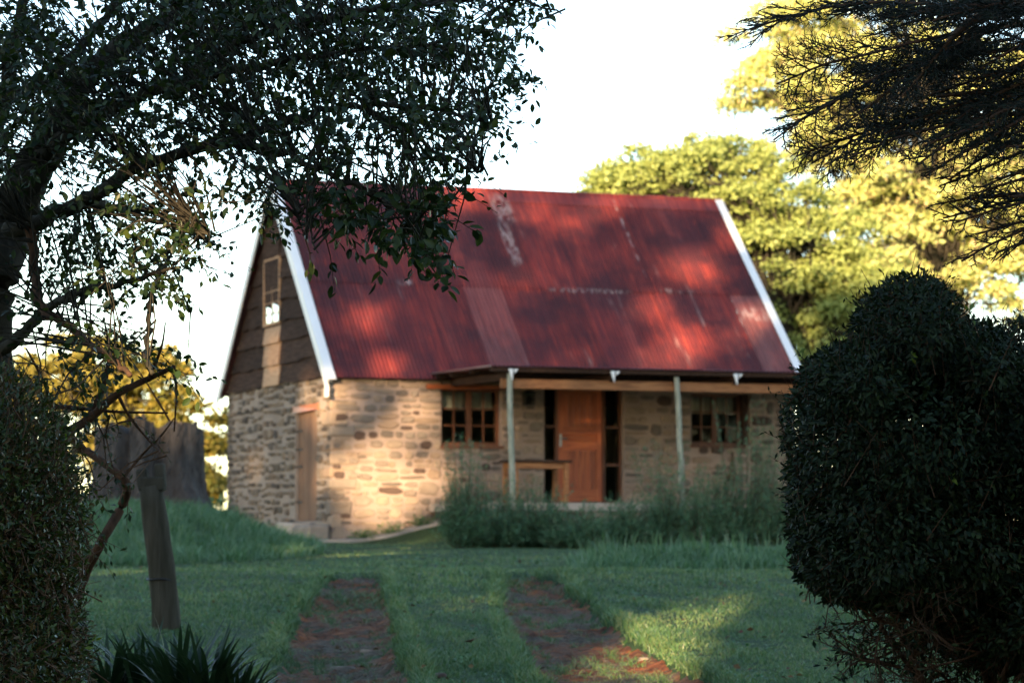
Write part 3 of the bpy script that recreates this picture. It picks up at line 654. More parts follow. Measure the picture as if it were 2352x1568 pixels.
# ------------------------------------------------------------------ grass
def in_house(x, y):
    u = (x-HX)*UD.x+(y-HYY)*UD.y; v = (x-HX)*VD.x+(y-HYY)*VD.y
    return ((u > -.06) & (u < L_) & (v > -.05) & (v < W_)) | ((u > U0-.1) & (u < U1) & (v > -3.3) & (v < 0)) | ((u > -.6) & (u < 2.6) & (v > -.66) & (v < 1))
def blades(n, ysamp, xsamp, hfun, wid, lean, keep):
    y = ysamp(n); x = xsamp(y); k = keep(x, y); x, y = x[k], y[k]; n = len(x)
    z = gz(x, y)-.01; h = hfun(x, y)*RNG.uniform(.55, 1.25, n); w_ = wid*np.maximum(1, y/17)*RNG.uniform(.7, 1.3, n)
    an = RNG.uniform(0, 6.283, n); ln = lean*RNG.uniform(.2, 1.3, n)*h; la = RNG.uniform(0, 6.283, n)
    B = np.stack([x, y, z], 1); s_ = np.stack([np.cos(an), np.sin(an), 0*an], 1)*w_[:, None]*.5
    T = np.stack([np.cos(la)*ln, np.sin(la)*ln, h], 1); mid = T*.55; mid[:, :2] *= .6; mid[:, 2] += .1*h
    V = np.stack([B-s_, B+s_, B+mid+s_*.75, B+mid-s_*.75, B+T], 1).reshape(-1, 3)
    i = (np.arange(n)*5)[:, None]
    Fq = np.concatenate([i+np.array([[0, 1, 2]]), i+np.array([[0, 2, 3]]), i+np.array([[3, 2, 4]])])
    return V, Fq
def yd(a, b): return lambda n: 1/np.sqrt(RNG.uniform(1/b**2, 1/a**2, n))
patch = lambda x, y: np.clip(1+.8*wob(x, y, .6)+.5*wob(y, x, .18), .25, 2.3)
def kp(x, y): return (rut(x, y) < RNG.uniform(.03, .5, len(x))) & ~in_house(x, y)
lawn = blades(330000, yd(12.5, 50), lambda y: RNG.uniform(-1, 1, len(y))*(.205*y+.4), lambda x, y: .031*patch(x, y)*(1-.35*sm(y, 27, 34)), .0055, .8, kp)
o = mesh_np('lawn_grass', *lawn, M['grass'], None, False, 'stuff'); o['label'] = 'short dewy lawn grass across the yard'; o['category'] = 'grass'
edge = blades(40000, yd(12.5, 24), lambda y: np.where(RNG.random(len(y)) < .5, np.interp(y, LY, LX)+RNG.choice([-1, 1], len(y))*np.interp(y, LY, LW)*RNG.uniform(.85, 1.25, len(y)), np.interp(y, RY, RX)+RNG.choice([-1, 1], len(y))*np.interp(y, RY, RW)*RNG.uniform(.85, 1.25, len(y))), lambda x, y: .055*patch(x, y), .006, 1.0, lambda x, y: rut(x, y) < .5)
inr = blades(70000, yd(12.5, 24), lambda y: np.where(RNG.random(len(y)) < .5, np.interp(y, LY, LX), np.interp(y, RY, RX))+RNG.uniform(-.35, .35, len(y)), lambda x, y: .05*patch(x, y), .005, 1.4, lambda x, y: wob(x*3, y*1.3, .5)+.5*wob(y, x, .2) > -.05+.5*sm(rut(x, y), .3, 1)*RNG.random(len(x)))
o = mesh_np('track_edge_grass', *cat([edge, inr]), M['grass'], None, False, 'stuff'); o['label'] = 'ragged grass along the edges of the wheel ruts'; o['category'] = 'grass'
def straw(n):
    y = yd(12.5, 24)(n); L = RNG.random(n) < .5; x = np.where(L, np.interp(y, LY, LX), np.interp(y, RY, RX))+RNG.normal(0, .2, n); z = gz(x, y)+.034+RNG.uniform(-.014, .012, n)
    k = (wob(x, y*.6, .5)+RNG.normal(0, .35, n) > -.1) & (rut(x, y) > .25); P = np.stack([x, y, z], 1)[k]; d = RNG.normal(size=(len(P), 3))*np.array([1, .7, .18])
    l_ = RNG.uniform(.025, .065, len(P)); return leaf_arrays(P, d, RNG.normal(size=(len(P), 3))*.4+np.array([0, 0, 1.]), l_, l_*.08, False)
M['straw'] = leaf_mat('dead_grass_thatch', [(.07, .066, .055), (.11, .105, .085), (.05, .046, .036), (.15, .135, .11), (.06, .07, .04)], .1, .8, .2)
o = mesh_np('dead_grass', *straw(26000), M['straw'], None, False, 'stuff'); o['label'] = 'dead grass thatch lying in the wheel ruts'; o['category'] = 'grass'
def mound_keep(x, y):
    dx = (x+4.55)/np.where(x > -4.55, 2.3, 4.5); dy = (y-33.2)/np.where(y < 33.2, 6.1, 5.5); return (np.sqrt(dx*dx+dy*dy) < .97) & ~in_house(x, y)
m1 = blades(70000, lambda n: RNG.uniform(27, 38, n), lambda y: RNG.uniform(-8.2, -2.2, len(y)), lambda x, y: .13*patch(x, y), .006, .9, mound_keep)
o = mesh_np('bank_grass', *m1, M['longgrass'], None, False, 'stuff'); o['label'] = 'long dewy grass on the bank below the tree stump'; o['category'] = 'grass'
m2 = blades(34000, lambda n: RNG.normal(27.3, .75, n), lambda y: RNG.uniform(.5, 5.5, len(y)), lambda x, y: .125*patch(x, y), .006, .9, lambda x, y: (x > .55+.35*RNG.random(len(x))) & (y > 25.9))
m3 = blades(500, lambda n: RNG.normal(27.5, .8, n), lambda y: RNG.uniform(.7, 5, len(y)), lambda x, y: .28+0*x, .006, .35, lambda x, y: x > .6)
o = mesh_np('verge_grass', *cat([m2, m3]), M['longgrass'], None, False, 'stuff'); o['label'] = 'long pale grass verge in front of the veranda shrubs'; o['category'] = 'grass'
n = 26000; y = yd(12.5, 34)(n); x = RNG.uniform(-1, 1, n)*(.205*y+.3); k = (wob(x, y, .55)+.6*wob(y, x, .2) > .30) & (rut(x, y) < .2); x, y = x[k], y[k]; n = len(x)
P = np.stack([x, y, gz(x, y)+RNG.uniform(.015, .05, n)], 1); l_ = RNG.uniform(.014, .03, n)*np.maximum(1, y/18)
M['clover'] = leaf_mat('clover_leaves', [(.045, .12, .05), (.07, .16, .07), (.10, .19, .09)], .2, .6, .3)
o = mesh_np('clover', *leaf_arrays(P, rand_unit(n)*np.array([1, 1, .3]), RNG.normal(size=(n, 3))*.4+np.array([0, 0, 1.]), l_, l_*1.1, False), M['clover'], None, False, 'stuff'); o['label'] = 'patches of clover growing through the lawn'; o['category'] = 'clover'
n = 420; y = yd(12.5, 30)(n); x = RNG.uniform(-1, 1, n)*(.2*y+.3); P = np.stack([x, y, gz(x, y)+.035], 1); l_ = RNG.uniform(.02, .055, n)
M['litter'] = leaf_mat('leaf_litter', [(.09, .04, .025), (.16, .09, .04), (.05, .03, .02), (.20, .14, .07)], .1, .8, .2)
o = mesh_np('leaf_litter', *leaf_arrays(P, rand_unit(n)*np.array([1, 1, .4]), RNG.normal(size=(n, 3))*.5+np.array([0, 0, 1.]), l_, l_*.7), M['litter'], None, False, 'stuff'); o['label'] = 'scattered tiny dead leaves on the lawn and ruts'; o['category'] = 'leaf litter'
# fallen leaves and pebbles on the drive
def ground_at(xv, yv):
    lo, hi = 5.0, 60.0
    for _ in range(60):
        Ym = (lo+hi)/2; p = at(xv, yv, Ym)
        if p.z > float(gz(p.x, p.y)): lo = Ym
        else: hi = Ym
    return at(xv, yv, hi)
M['dry'] = plain('dry_brown_leaf', (.10, .045, .028), .8, .2)
for i, (xv, yv, s, lab) in enumerate(((1065, 1490, .09, 'large curled brown leaf on the grass between the ruts'), (1087, 1395, .045, 'small dark leaf on the grass strip beside a light patch'), (935, 1418, .04, 'tiny brown leaf near the left edge of the grass strip'), (985, 1425, .04, 'tiny dark leaf on the middle grass strip left of centre'), (2810/1.653, 1468*1.0, .06, 'brown leaf lying on the lawn right of the right rut'))):
    p = ground_at(xv, yv); V = []
    for a, b, c in ((0, 0, .2), (.35, .3, .35), (.35, -.3, .35), (.7, .22, .5), (.7, -.22, .45), (1, 0, .75), (.45, 0, .1)): V.append((a*s, b*s, c*s*.6))
    o = MB().add(V, [(0, 2, 6), (0, 6, 1), (6, 2, 4), (6, 4, 5), (6, 5, 3), (6, 3, 1)]).build('fallen_leaf', M['dry'])
    o.location = p+Vector((0, 0, .035)); o.rotation_euler = (0, 0, i*1.9); tag(o, lab, 'leaf', 'fallen leaves on the drive')
for i, (xv, yv, s, lab) in enumerate(((785, 1546, .10, 'flat pale stone lying in the left wheel rut'), (1010, 1556, .05, 'small grey pebble at the right edge of left rut'), (1480, 1520, .06, 'reddish stone in the right wheel rut'), (840, 1500, .045, 'small dark stone in the middle of the left rut'), (1350, 1440, .05, 'brown clod on the right rut beside the grass strip'))):
    p = ground_at(xv, yv); b = MB(); n = 9
    V = [(s*math.cos(2*math.pi*k/n)*random.uniform(.8, 1.1)*q, .6*s*math.sin(2*math.pi*k/n)*random.uniform(.8, 1.1)*q, h*s) for q, h in ((1, -.15), (1.0, .12), (.6, .3)) for k in range(n)]
    b.add(V, [(j*n+k, j*n+(k+1) % n, (j+1)*n+(k+1) % n, (j+1)*n+k) for j in range(2) for k in range(n)]+[tuple(2*n+k for k in range(n))])
    o = b.build('pebble', M['stone'], None, True); o.location = p+Vector((0, 0, .012)); o.rotation_euler = (0, 0, i); tag(o, lab, 'stone', 'loose stones in the ruts')

# ------------------------------------------------------------------ stump and post
sp = at(345, 1195, 33.8); szg = float(gz(sp.x, sp.y))
ST = empty('tree_stump', (sp.x, sp.y, szg-.1), 'huge weathered grey tree stump on the grassy bank left of the cottage', 'stump')
b = MB(); n = 150; H_ = at(345, 975, 33.8).z-szg+.1; rings = 18; r_ = random.Random(5)
ph = [r_.uniform(0, 6.28) for _ in range(8)]; gr = [0.0]*n; rag = [0.0]*n
for q in range(26):                              # splits and flutes running down the trunk
    c = r_.randrange(n); wd = r_.choice((1, 1, 2, 3)); dp = r_.uniform(.03, .10)
    for e in range(-wd, wd+1): gr[(c+e) % n] -= dp*(1-abs(e)/(wd+1)); rag[(c+e) % n] -= r_.uniform(0, .09)
for j in range(rings+1):
    t = j/rings
    for k in range(n):
        a = 2*math.pi*k/n; flare = max(0, math.sin(a*3+ph[0]))**2
        R = .66+(.22+.38*flare)*(1-t)**4+.05*math.sin(a*5+ph[1])+.03*math.sin(a*11+ph[2]+1.5*t)+gr[k]*(1.1-.4*t)+r_.uniform(-.012, .012)
        b.v.append((R*math.cos(a), R*math.sin(a), t*(H_+.06*math.sin(a*2+ph[4])+.04*math.sin(a*7+ph[5])+rag[k]*t**6+(r_.uniform(-.03, .03) if j == rings else 0))))
for j in range(rings):
    for k in range(n): b.f.append((j*n+k, j*n+(k+1) % n, (j+1)*n+(k+1) % n, (j+1)*n+k))
b.build('trunk', M['stump'], ST, False)
tp = MB(); tp.v = [(.97*x, .97*y, z-.03) for x, y, z in b.v[-n:]]+[(0, 0, H_-.12)]; tp.f = [(k, (k+1) % n, n) for k in range(n)]; tp.build('sawn_top', M['stump'], ST)
p0 = ground_at(384, 1445); PYp = p0.y
PO = empty('fence_post', p0-Vector((0, 0, .1)), 'leaning mossy wooden fence post with a notched dark top', 'post')
tp_ = at(345, 1062, PYp)-p0+Vector((0, 0, .1)); path = [tp_*t+Vector((.012*math.sin(t*5), 0, 0)) for t in np.linspace(0, .87, 9)]
MB().tube(path, [.095, .093, .09, .088, .086, .085, .083, .082, .081], 16, .06).build('shaft', M['post'], PO, True)
q0, q1 = tp_*.87, tp_
hb = MB()
for (a, b_) in ((-.09, -.02), (.03, .09)): hb.prism([(q0.x+a, -.06, q0.z-.01), (q0.x+b_, -.06, q0.z-.01), (q1.x+b_, -.05, q1.z-(.03 if a < 0 else 0)), (q1.x+a, -.05, q1.z-(.05 if a < 0 else .01))], (0, .12, 0))
hb.box(q0.x-.085, q0.x+.085, -.065, .065, q0.z-.03, q0.z+.06); hb.build('notched_top', M['bark'], PO, bevel=.01)
wr = tp_*.36; MB().tube([wr+Vector((.09*math.cos(a), .09*math.sin(a), .004*math.sin(3*a))) for a in np.linspace(0, 6.2, 20)], [.006]*20, 5).build('wire_band', M['iron'], PO)

# ------------------------------------------------------------------ near tree on the left
def vpath(pts, Ys, rads): return smoothpath([(*at(x, y, Yq), r) for (x, y), Yq, r in zip(pts, Ys, rads)], 6)
BR = [
 ([(-30, 1160), (-42, 1000), (-40, 800), (-25, 640), (25, 510), (75, 390), (140, 280), (188, 185), (280, 105), (400, 30), (560, -70)], 11.2, .15, .02),
 ([(95, 350), (173, 300), (293, 231), (420, 190), (600, 150), (800, 120), (1010, 100)], 10.8, .034, .005),
 ([(20, 530), (92, 508), (200, 460), (309, 386), (432, 349), (586, 308), (713, 262), (830, 240), (1000, 250), (1120, 280)], 10.6, .036, .004),
 ([(-60, 420), (-10, 280), (37, 100), (60, -60)], 11.5, .05, .02),
 ([(-30, 830), (60, 760), (120, 700), (185, 670), (300, 640), (420, 610)], 10.9, .028, .006),
 ([(70, 520), (80, 640), (95, 705), (170, 760), (240, 815), (300, 860)], 10.4, .022, .009),
 ([(390, 590), (361, 639), (342, 716), (338, 790), (345, 850)], 10.5, .012, .008),
 ([(520, 322), (640, 350), (760, 400), (870, 450), (950, 500), (985, 590)], 10.0, .016, .003),
 ([(420, 190), (560, 90), (760, 40), (960, 10), (1150, -5), (1290, 30)], 10.5, .022, .003),
 ([(190, 460), (300, 480), (400, 500), (470, 540)], 10.7, .018, .004),
 ([(600, 320), (640, 420), (690, 480), (730, 590)], 10.0, .010, .002),
 ([(830, 240), (930, 300), (1050, 370), (1100, 400)], 10.2, .012, .003),
 ([(-60, 250), (100, 190), (240, 40), (300, -60)], 11.6, .03, .015),
]
NT_ = empty('shade_tree', (*at(-30, 1160, 11.2).xy, float(gz(*at(-30, 1160, 11.2).xy))), 'dark leafy tree on the left with branches arching over the roof', 'tree')
def rel(o, p): return Vector(p)-o.location
skel = []
for i, (pts, Yb, r0, r1) in enumerate(BR):
    n = len(pts); Ys = [Yb-(.9*k/(n-1) if i not in (0, 3, 12) else 0)+random.uniform(-.12, .12) for k in range(n)]
    P = vpath(pts, Ys, np.linspace(r0, r1, n)**1.0)
    P[:, :3] += RNG.normal(size=(len(P), 3))*.006
    skel.append(P)
    MB().tube([rel(NT_, p[:3]) for p in P], list(np.maximum(P[:, 3], .002)), 9 if r0 > .03 else 6, .06).build('trunk' if i == 0 else 'branch', M['redbark' if i in (5,) else 'bark'], NT_, True)
base_p = Vector((NT_.location.x, NT_.location.y, NT_.location.z-.15)); t0 = at(-30, 1160, 11.2)
MB().tube([rel(NT_, base_p), rel(NT_, (base_p+t0)/2), rel(NT_, t0)], [.2, .165, .15], 10, .05).build('trunk_base', M['bark'], NT_, True)
SK = np.concatenate(skel); SK = SK[SK[:, 3] < .034][:, :3]
BL = [(350, 70, 380, 120, 1.15), (700, 70, 370, 110, 1.0), (1000, 60, 220, 80, 1), (1180, 25, 90, 35, .9), (620, 200, 280, 90, 1), (950, 180, 210, 90, 1), (1090, 150, 90, 100, .9),
      (850, 300, 250, 80, .75), (1050, 280, 110, 60, .75), (640, 330, 150, 60, .7), (700, 400, 140, 45, .75), (950, 385, 130, 45, .75), (1060, 380, 50, 35, .5),
      (780, 470, 90, 50, .55), (900, 505, 130, 60, 1.0), (1015, 490, 40, 60, 1.2), (995, 585, 34, 36, 1.2), (735, 590, 35, 18, .35),
      (300, 330, 140, 70, 1.1), (370, 430, 150, 60, .8), (250, 510, 190, 60, 1.0), (390, 560, 90, 80, 1.1), (180, 620, 130, 60, .9), (330, 660, 100, 35, .75), (70, 150, 100, 130, 1.3), (30, 330, 60, 110, 1.0),
      (610, 470, 30, 65, 1.0), (600, 400, 60, 50, .7), (250, 745, 110, 50, .35), (300, 800, 90, 50, .45), (170, 820, 100, 60, .45), (390, 820, 45, 40, .2), (450, 860, 30, 25, .12), (120, 900, 90, 60, .4),
      (-150, 200, 180, 260, .8), (-200, 600, 150, 200, .5), (300, -150, 500, 120, .8), (900, -120, 350, 90, .8), (200, 250, 130, 80, 1.2), (480, 260, 140, 60, .8), (130, 700, 90, 60, .4)]
LP, LA, LN, LL, tw, HL = [], [], [], [], [], []
def leaf_sprays(bl, density, Yr, llen, nper, keep_h=None, droop=-.25):
    cx, cy, rx, ry, d = bl; n = max(2, int(math.pi*rx*ry*d/density))
    for _ in range(n):
        a = random.uniform(0, 6.283); q = math.sqrt(random.random())
        p = np.array(at(cx+rx*q*math.cos(a), cy+ry*q*math.sin(a), random.uniform(*Yr)))
        j = np.argmin(((SK-p)**2).sum(1)+RNG.uniform(0, .05, len(SK))); o = SK[j]+RNG.normal(size=3)*.015
        out = p-o; dl = np.linalg.norm(out); out = out/max(dl, 1e-3)
        dr = unit((out*.7+RNG.normal(size=3)*.55+np.array([.1, 0, droop]))[None])[0]; L = random.uniform(.07, .15) if keep_h else random.uniform(.09, .22)
        if dl < .75 and random.random() < .5:
            mid = (o+p)/2+RNG.normal(size=3)*.05*dl+np.array([0, 0, .05*dl]); tw.append((o, mid, .005, .0035)); tw.append((mid, p, .0035, .0022))
        tw.append((p, p+dr*L, .0022, .001))
        k = random.randint(*nper)
        for i in range(k):
            t = (i+.6)/k; pp = p+dr*L*t+RNG.normal(size=3)*.008
            ax = unit((dr*.6+RNG.normal(size=3)*.6+np.array([0, 0, -.35]))[None])[0]; nr = unit((np.array([0, -.2, 1.])+RNG.normal(size=3)*.55)[None])[0]
            rec = (pp, ax, nr, random.uniform(*llen))
            if keep_h is not None and len(HL) < 230: HL.append(rec)
            else: LP.append(pp); LA.append(ax); LN.append(nr); LL.append(rec[3])
for i, bl in enumerate(BL):
    hang = 13 <= i <= 17
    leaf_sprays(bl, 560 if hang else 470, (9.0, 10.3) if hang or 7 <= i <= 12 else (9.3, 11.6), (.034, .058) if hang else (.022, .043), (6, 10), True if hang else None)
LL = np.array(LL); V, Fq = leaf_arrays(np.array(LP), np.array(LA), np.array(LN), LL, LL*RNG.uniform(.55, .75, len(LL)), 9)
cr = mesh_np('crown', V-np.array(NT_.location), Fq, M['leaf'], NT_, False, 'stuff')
A = np.array([t[0] for t in tw]); B = np.array([t[1] for t in tw]); V, Fq = prisms(A, B, np.array([t[2] for t in tw]), np.array([t[3] for t in tw]))
mesh_np('twigs', V-np.array(NT_.location), Fq, M['bark'], NT_, False, 'stuff')
lm = []
for mt in ('leaf', 'leaf2', 'leaf'):
    me = bpy.data.meshes.new('leaf'); T = LEAF9.copy(); T[:, 1:] *= .64; me.from_pydata([tuple(t) for t in T], [], [tuple(f) for f in F9]); me.update(); me.materials.append(M[mt]); lm.append(me)
for pp, ax, nr, ll in HL:
    o = link('leaf', random.choice(lm), None, NT_); sd = unit(np.cross(nr, ax)[None])[0]; nn = np.cross(ax, sd)
    Mx = Matrix(((ax[0], sd[0], nn[0], 0), (ax[1], sd[1], nn[1], 0), (ax[2], sd[2], nn[2], 0), (0, 0, 0, 1)))
    o.matrix_basis = Matrix.Translation(Vector(pp)-NT_.location) @ Mx @ Matrix.Diagonal((ll, ll, ll, 1))

# ------------------------------------------------------------------ gnarled shrub limbs by the left hedge
gp = ground_at(160, 1440); GS = empty('gnarled_shrub', gp, 'bare twisted reddish shrub limbs beside the left hedge', 'shrub')
gl = []
for pts, Yb, r0, r1 in (([(160, 1440), (190, 1330), (235, 1240), (280, 1160), (290, 1110), (255, 1075), (200, 1035)], 12.2, .026, .017),
                        ([(60, 1090), (130, 1010), (200, 965), (270, 905), (340, 870), (400, 842)], 11.2, .026, .009),
                        ([(190, 1035), (120, 960), (40, 935)], 11.9, .022, .012), ([(80, 935), (160, 935), (260, 945), (385, 948)], 11.4, .012, .004),
                        ([(200, 965), (240, 880), (250, 800), (240, 740)], 11.3, .014, .004), ([(280, 1100), (330, 1040), (370, 1000), (400, 960)], 12.0, .008, .003),
                        ([(270, 905), (300, 960), (350, 1020), (370, 1040)], 11.2, .008, .002), ([(400, 842), (405, 900), (400, 990)], 11.2, .006, .003), ([(340, 870), (370, 800), (380, 740)], 11.2, .008, .003), ([(130, 1010), (110, 900), (60, 800)], 11.2, .01, .004)):
    P = vpath(pts, [Yb+random.uniform(-.1, .1) for _ in pts], np.linspace(r0, r1, len(pts))); gl.append(P)
    MB().tube([rel(GS, p[:3]) for p in P], list(P[:, 3]), 8, .1).build('limb', M['redbark'], GS, True)
SK = np.concatenate(gl)[:, :3]; LP, LA, LN, LL, tw, HL = [], [], [], [], [], []
for bl in ((170, 960, 120, 60, .35), (300, 880, 110, 60, .35), (230, 1020, 90, 50, .3), (250, 1130, 70, 80, .25), (400, 870, 50, 50, .2), (330, 1030, 60, 40, .2), (180, 1200, 50, 120, .5), (250, 800, 80, 60, .3)):
    leaf_sprays(bl, 620, (11.0, 12.2), (.025, .045), (5, 9))
LL = np.array(LL); V, Fq = leaf_arrays(np.array(LP), np.array(LA), np.array(LN), LL, LL*RNG.uniform(.42, .55, len(LL))); mesh_np('foliage', V-np.array(gp), Fq, M['leaf'], GS, False, 'stuff')
V, Fq = prisms(np.array([t[0] for t in tw]), np.array([t[1] for t in tw]), np.array([t[2] for t in tw]), np.array([t[3] for t in tw])); mesh_np('twigs', V-np.array(gp), Fq, M['twig'], GS, False, 'stuff')

# ------------------------------------------------------------------ hedges
def hedge(name, label, ells, Yc, depth, nleaf, ll, mat, tmat, fresh, lift, stems, tipn, inner=.3, asp=(.42, .58), ntw=1200):
    mpp = Yc/F; E_ = [(np.array(at(x, y, Yc+dy)), np.array([rx*mpp, depth, ry*mpp]), wgt) for x, y, rx, ry, dy, wgt in ells]
    bx = at(stems[0], 1500, Yc); root = empty(name, (bx.x, bx.y, float(gz(bx.x, bx.y))), label, 'hedge'); R0 = np.array(root.location)
    ws_ = np.array([(r[0]*r[2]+r[0]*r[1]+r[1]*r[2])*wg for c, r, wg in E_]); ws_ = ws_/ws_.sum(); P, N = [], []
    for (c, r, wg), q in zip(E_, ws_):
        n = int(nleaf*q*1.6); d = rand_unit(n); d = d[(d[:, 1] < .55)]
        lump = 1+.05*np.sin(d[:, 0]*9+c[0]*5)*np.sin(d[:, 2]*8+c[2])+.04*np.sin(d[:, 0]*17)*np.cos(d[:, 2]*19)
        sc = lump*(1-np.abs(RNG.normal(0, .07, len(d)))-(RNG.random(len(d)) < inner)*RNG.uniform(0, .3, len(d))); p = c+d*r*sc[:, None]
        ok = np.ones(len(p), bool)
        for c2, r2, _ in E_:
            if c2 is c: continue
            ok &= (((p-c2)/r2)**2).sum(1) > .62
        P.append(p[ok]); N.append(unit(d/r)[ok])
    for (c, r, wg), q in zip(E_, ws_):         # leaves through the body of the bush
        m_ = int(nleaf*q*1.9); d = rand_unit(m_); P.append(c+d*r*RNG.uniform(.3, .9, (m_, 1))); N.append(unit(d/r))
    P = np.concatenate(P); N = np.concatenate(N); n = len(P)
    ax = N*.65+rand_unit(n)*.75+np.array([0, 0, lift]); nr = N*.6+rand_unit(n)*.55+np.array([0, -.1, .5])
    L = RNG.uniform(ll[0], ll[1], n); parts = [leaf_arrays(P, ax, nr, L, L*RNG.uniform(*asp, n), 9)]
    mesh_np('foliage', parts[0][0]-R0, parts[0][1], mat, root, False, 'stuff')
    # shoots standing out of the clipped outline
    ti = RNG.choice(n, tipn); A = P[ti]; B = A+unit(N[ti]*.8+np.array([0, 0, .6])+RNG.normal(size=(tipn, 3))*.3)*RNG.uniform(.03, .09, (tipn, 1))
    T = [prisms(A, B, .0016, .0008)]; lp = []
    for f_ in (.35, .6, .85, 1.0):
        m_ = A+(B-A)*f_; lp.append((m_, (B-A)*8+rand_unit(tipn)*.7))
    PP = np.concatenate([a for a, _ in lp]); AX = np.concatenate([a for _, a in lp]); L = RNG.uniform(ll[0], ll[1], len(PP))*.85
    V, Fq = leaf_arrays(PP, AX, rand_unit(len(PP))+np.array([0, 0, .7]), L, L*.45)
    nfresh = int(tipn*fresh)
    mesh_np('shoots', V-R0, Fq, mat, root, False, 'stuff')
    if nfresh:
        k = RNG.choice(tipn, nfresh); PP = np.concatenate([A[k]+(B-A)[k]*f_*1.25 for f_ in (.5, .75, 1.0, 1.0, 1.1)]); L = RNG.uniform(ll[0], ll[1], len(PP))*1.15
        V, Fq = leaf_arrays(PP, np.tile((B-A)[k]*6, (5, 1))+rand_unit(len(PP))*.8, rand_unit(len(PP))+np.array([0, 0, .6]), L, L*.45); mesh_np('fresh_shoots', V-R0, Fq, M['freshleaf'], root, False, 'stuff')
    # inner branches
    for k in range(stems[2]):
        c, r, _ = E_[k % len(E_)]; a = at(stems[0]+random.uniform(-1, 1)*stems[1], 1560, Yc+random.uniform(-.2, .2)); a.z = root.location.z-.05
        b_ = Vector(c+(rand_unit(1)[0]*r*.8)); m_ = (a+b_)/2+Vector((random.uniform(-.12, .12), random.uniform(-.1, .1), -.05))
        Pp = smoothpath([(*a, .02), (*m_, .013), (*b_, .005)], 6); MB().tube([rel(root, p[:3]) for p in Pp], list(Pp[:, 3]), 6, .1).build('stem', tmat, root, True)
    A = P[RNG.choice(n, ntw)]; c0 = np.array([E_[0][0][0], E_[0][0][1], root.location.z+.3]); B = A+unit(A-c0+RNG.normal(size=A.shape)*.5)*RNG.uniform(.06, .20, (len(A), 1)); A = A-(B-A)*.8
    T.append(prisms(A, B-(B-A)*.25, .0028, .001)); V, Fq = cat(T); mesh_np('twigs', V-R0, Fq, tmat, root, False, 'stuff')
    return root, E_
vary(M['hedgeleaf'], .7); vary(M['hedgeleaf2'], .7)
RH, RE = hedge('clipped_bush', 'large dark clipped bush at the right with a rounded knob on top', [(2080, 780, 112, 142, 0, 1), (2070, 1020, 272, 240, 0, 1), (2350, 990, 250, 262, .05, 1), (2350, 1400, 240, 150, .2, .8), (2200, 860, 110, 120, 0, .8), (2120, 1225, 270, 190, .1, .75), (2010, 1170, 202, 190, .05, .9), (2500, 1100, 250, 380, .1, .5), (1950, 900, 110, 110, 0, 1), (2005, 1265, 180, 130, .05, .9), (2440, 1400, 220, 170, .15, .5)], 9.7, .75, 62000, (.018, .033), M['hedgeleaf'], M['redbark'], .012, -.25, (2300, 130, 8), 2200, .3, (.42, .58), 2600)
# bare lower twigs of the clipped bush
T = []; R0 = np.array(RH.location)
def twigtree(p, d, L, r, lev, out):
    q = p+d*L; out.append((p, q, r, r*.7))
    if lev == 0: return
    for k in range(random.choice((2, 3, 3))):
        dd = unit((d*.8+RNG.normal(size=3)*.55)[None])[0]; s = p+d*L*random.uniform(.45, 1); twigtree(s, dd, L*random.uniform(.55, .85), r*.62, lev-1, out)
out = []
for k in range(60):
    st_ = np.array(at(random.uniform(2040, 2440), random.uniform(1330, 1560), 9.7+random.uniform(-.4, .5))); twigtree(st_, unit(np.array([[random.uniform(-1, .6), random.uniform(-.6, .6), random.uniform(-.5, .3)]]))[0], random.uniform(.10, .19), .007, 4, out)
V, Fq = prisms(np.array([t[0] for t in out]), np.array([t[1] for t in out]), np.array([t[2] for t in out]), np.array([t[3] for t in out])); mesh_np('bare_twigs', V-R0, Fq, M['redbark'], RH, False, 'stuff')
tips = np.array([t[1] for t in out if t[3] < .0022]); tips = tips[RNG.random(len(tips)) < .5]; L = RNG.uniform(.02, .038, len(tips))
V, Fq = leaf_arrays(tips, rand_unit(len(tips)), rand_unit(len(tips))+np.array([0, 0, 1]), L, L*.5); mesh_np('lower_leaves', V-R0, Fq, M['hedgeleaf'], RH, False, 'stuff')
LH, LE = hedge('small_leaved_hedge', 'small leaved green and brown hedge filling the lower left corner', [(-20, 1090, 185, 250, 0, 1), (30, 1180, 165, 230, .05, 1), (0, 1400, 190, 260, .1, 1), (-250, 1150, 280, 330, .1, .5), (60, 1540, 140, 170, 0, .8)], 9.3, .6, 24000, (.016, .032), M['hedgeleaf2'], M['twig'], .03, .05, (20, 150, 10), 1600, .45, (.36, .5), 3600)

# ------------------------------------------------------------------ strap-leaved plants
sb = [(250, 1590, .95), (330, 1585, 1.05), (410, 1590, 1.1), (480, 1600, 1.05), (545, 1610, .8)]
me_st = []
for v_ in range(7):
    r_ = random.Random(v_+90); b = MB(); n = 7; bend = r_.uniform(.15, .75); V = []
    for i in range(n+1):
        t = i/n; x = bend*t*t*.8; z = t*(1-.35*bend*t*t); w_ = .5*(math.sin(math.pi*min(1, .18+t*.84))**.7)*.036
        V += [(x, -w_, z+.3*w_), (x+.012*w_, 0, z), (x, w_, z+.3*w_)]
    Fq = []
    for i in range(n): Fq += [(3*i, 3*i+1, 3*i+4, 3*i+3), (3*i+1, 3*i+2, 3*i+5, 3*i+4)]
    me = bpy.data.meshes.new('leaf'); me.from_pydata(V, [], Fq); me.update(); me.materials.append(M['strap'])
    for p in me.polygons: p.use_smooth = True
    me_st.append(me)
names = ['strap leaved plant nearest the left hedge, below the fence post', 'strap leaved plant just left of the fence post foot', 'tall strap leaved plant right in front of the fence post', 'strap leaved plant right of the fence post foot', 'outermost small strap leaved plant beside the left rut']
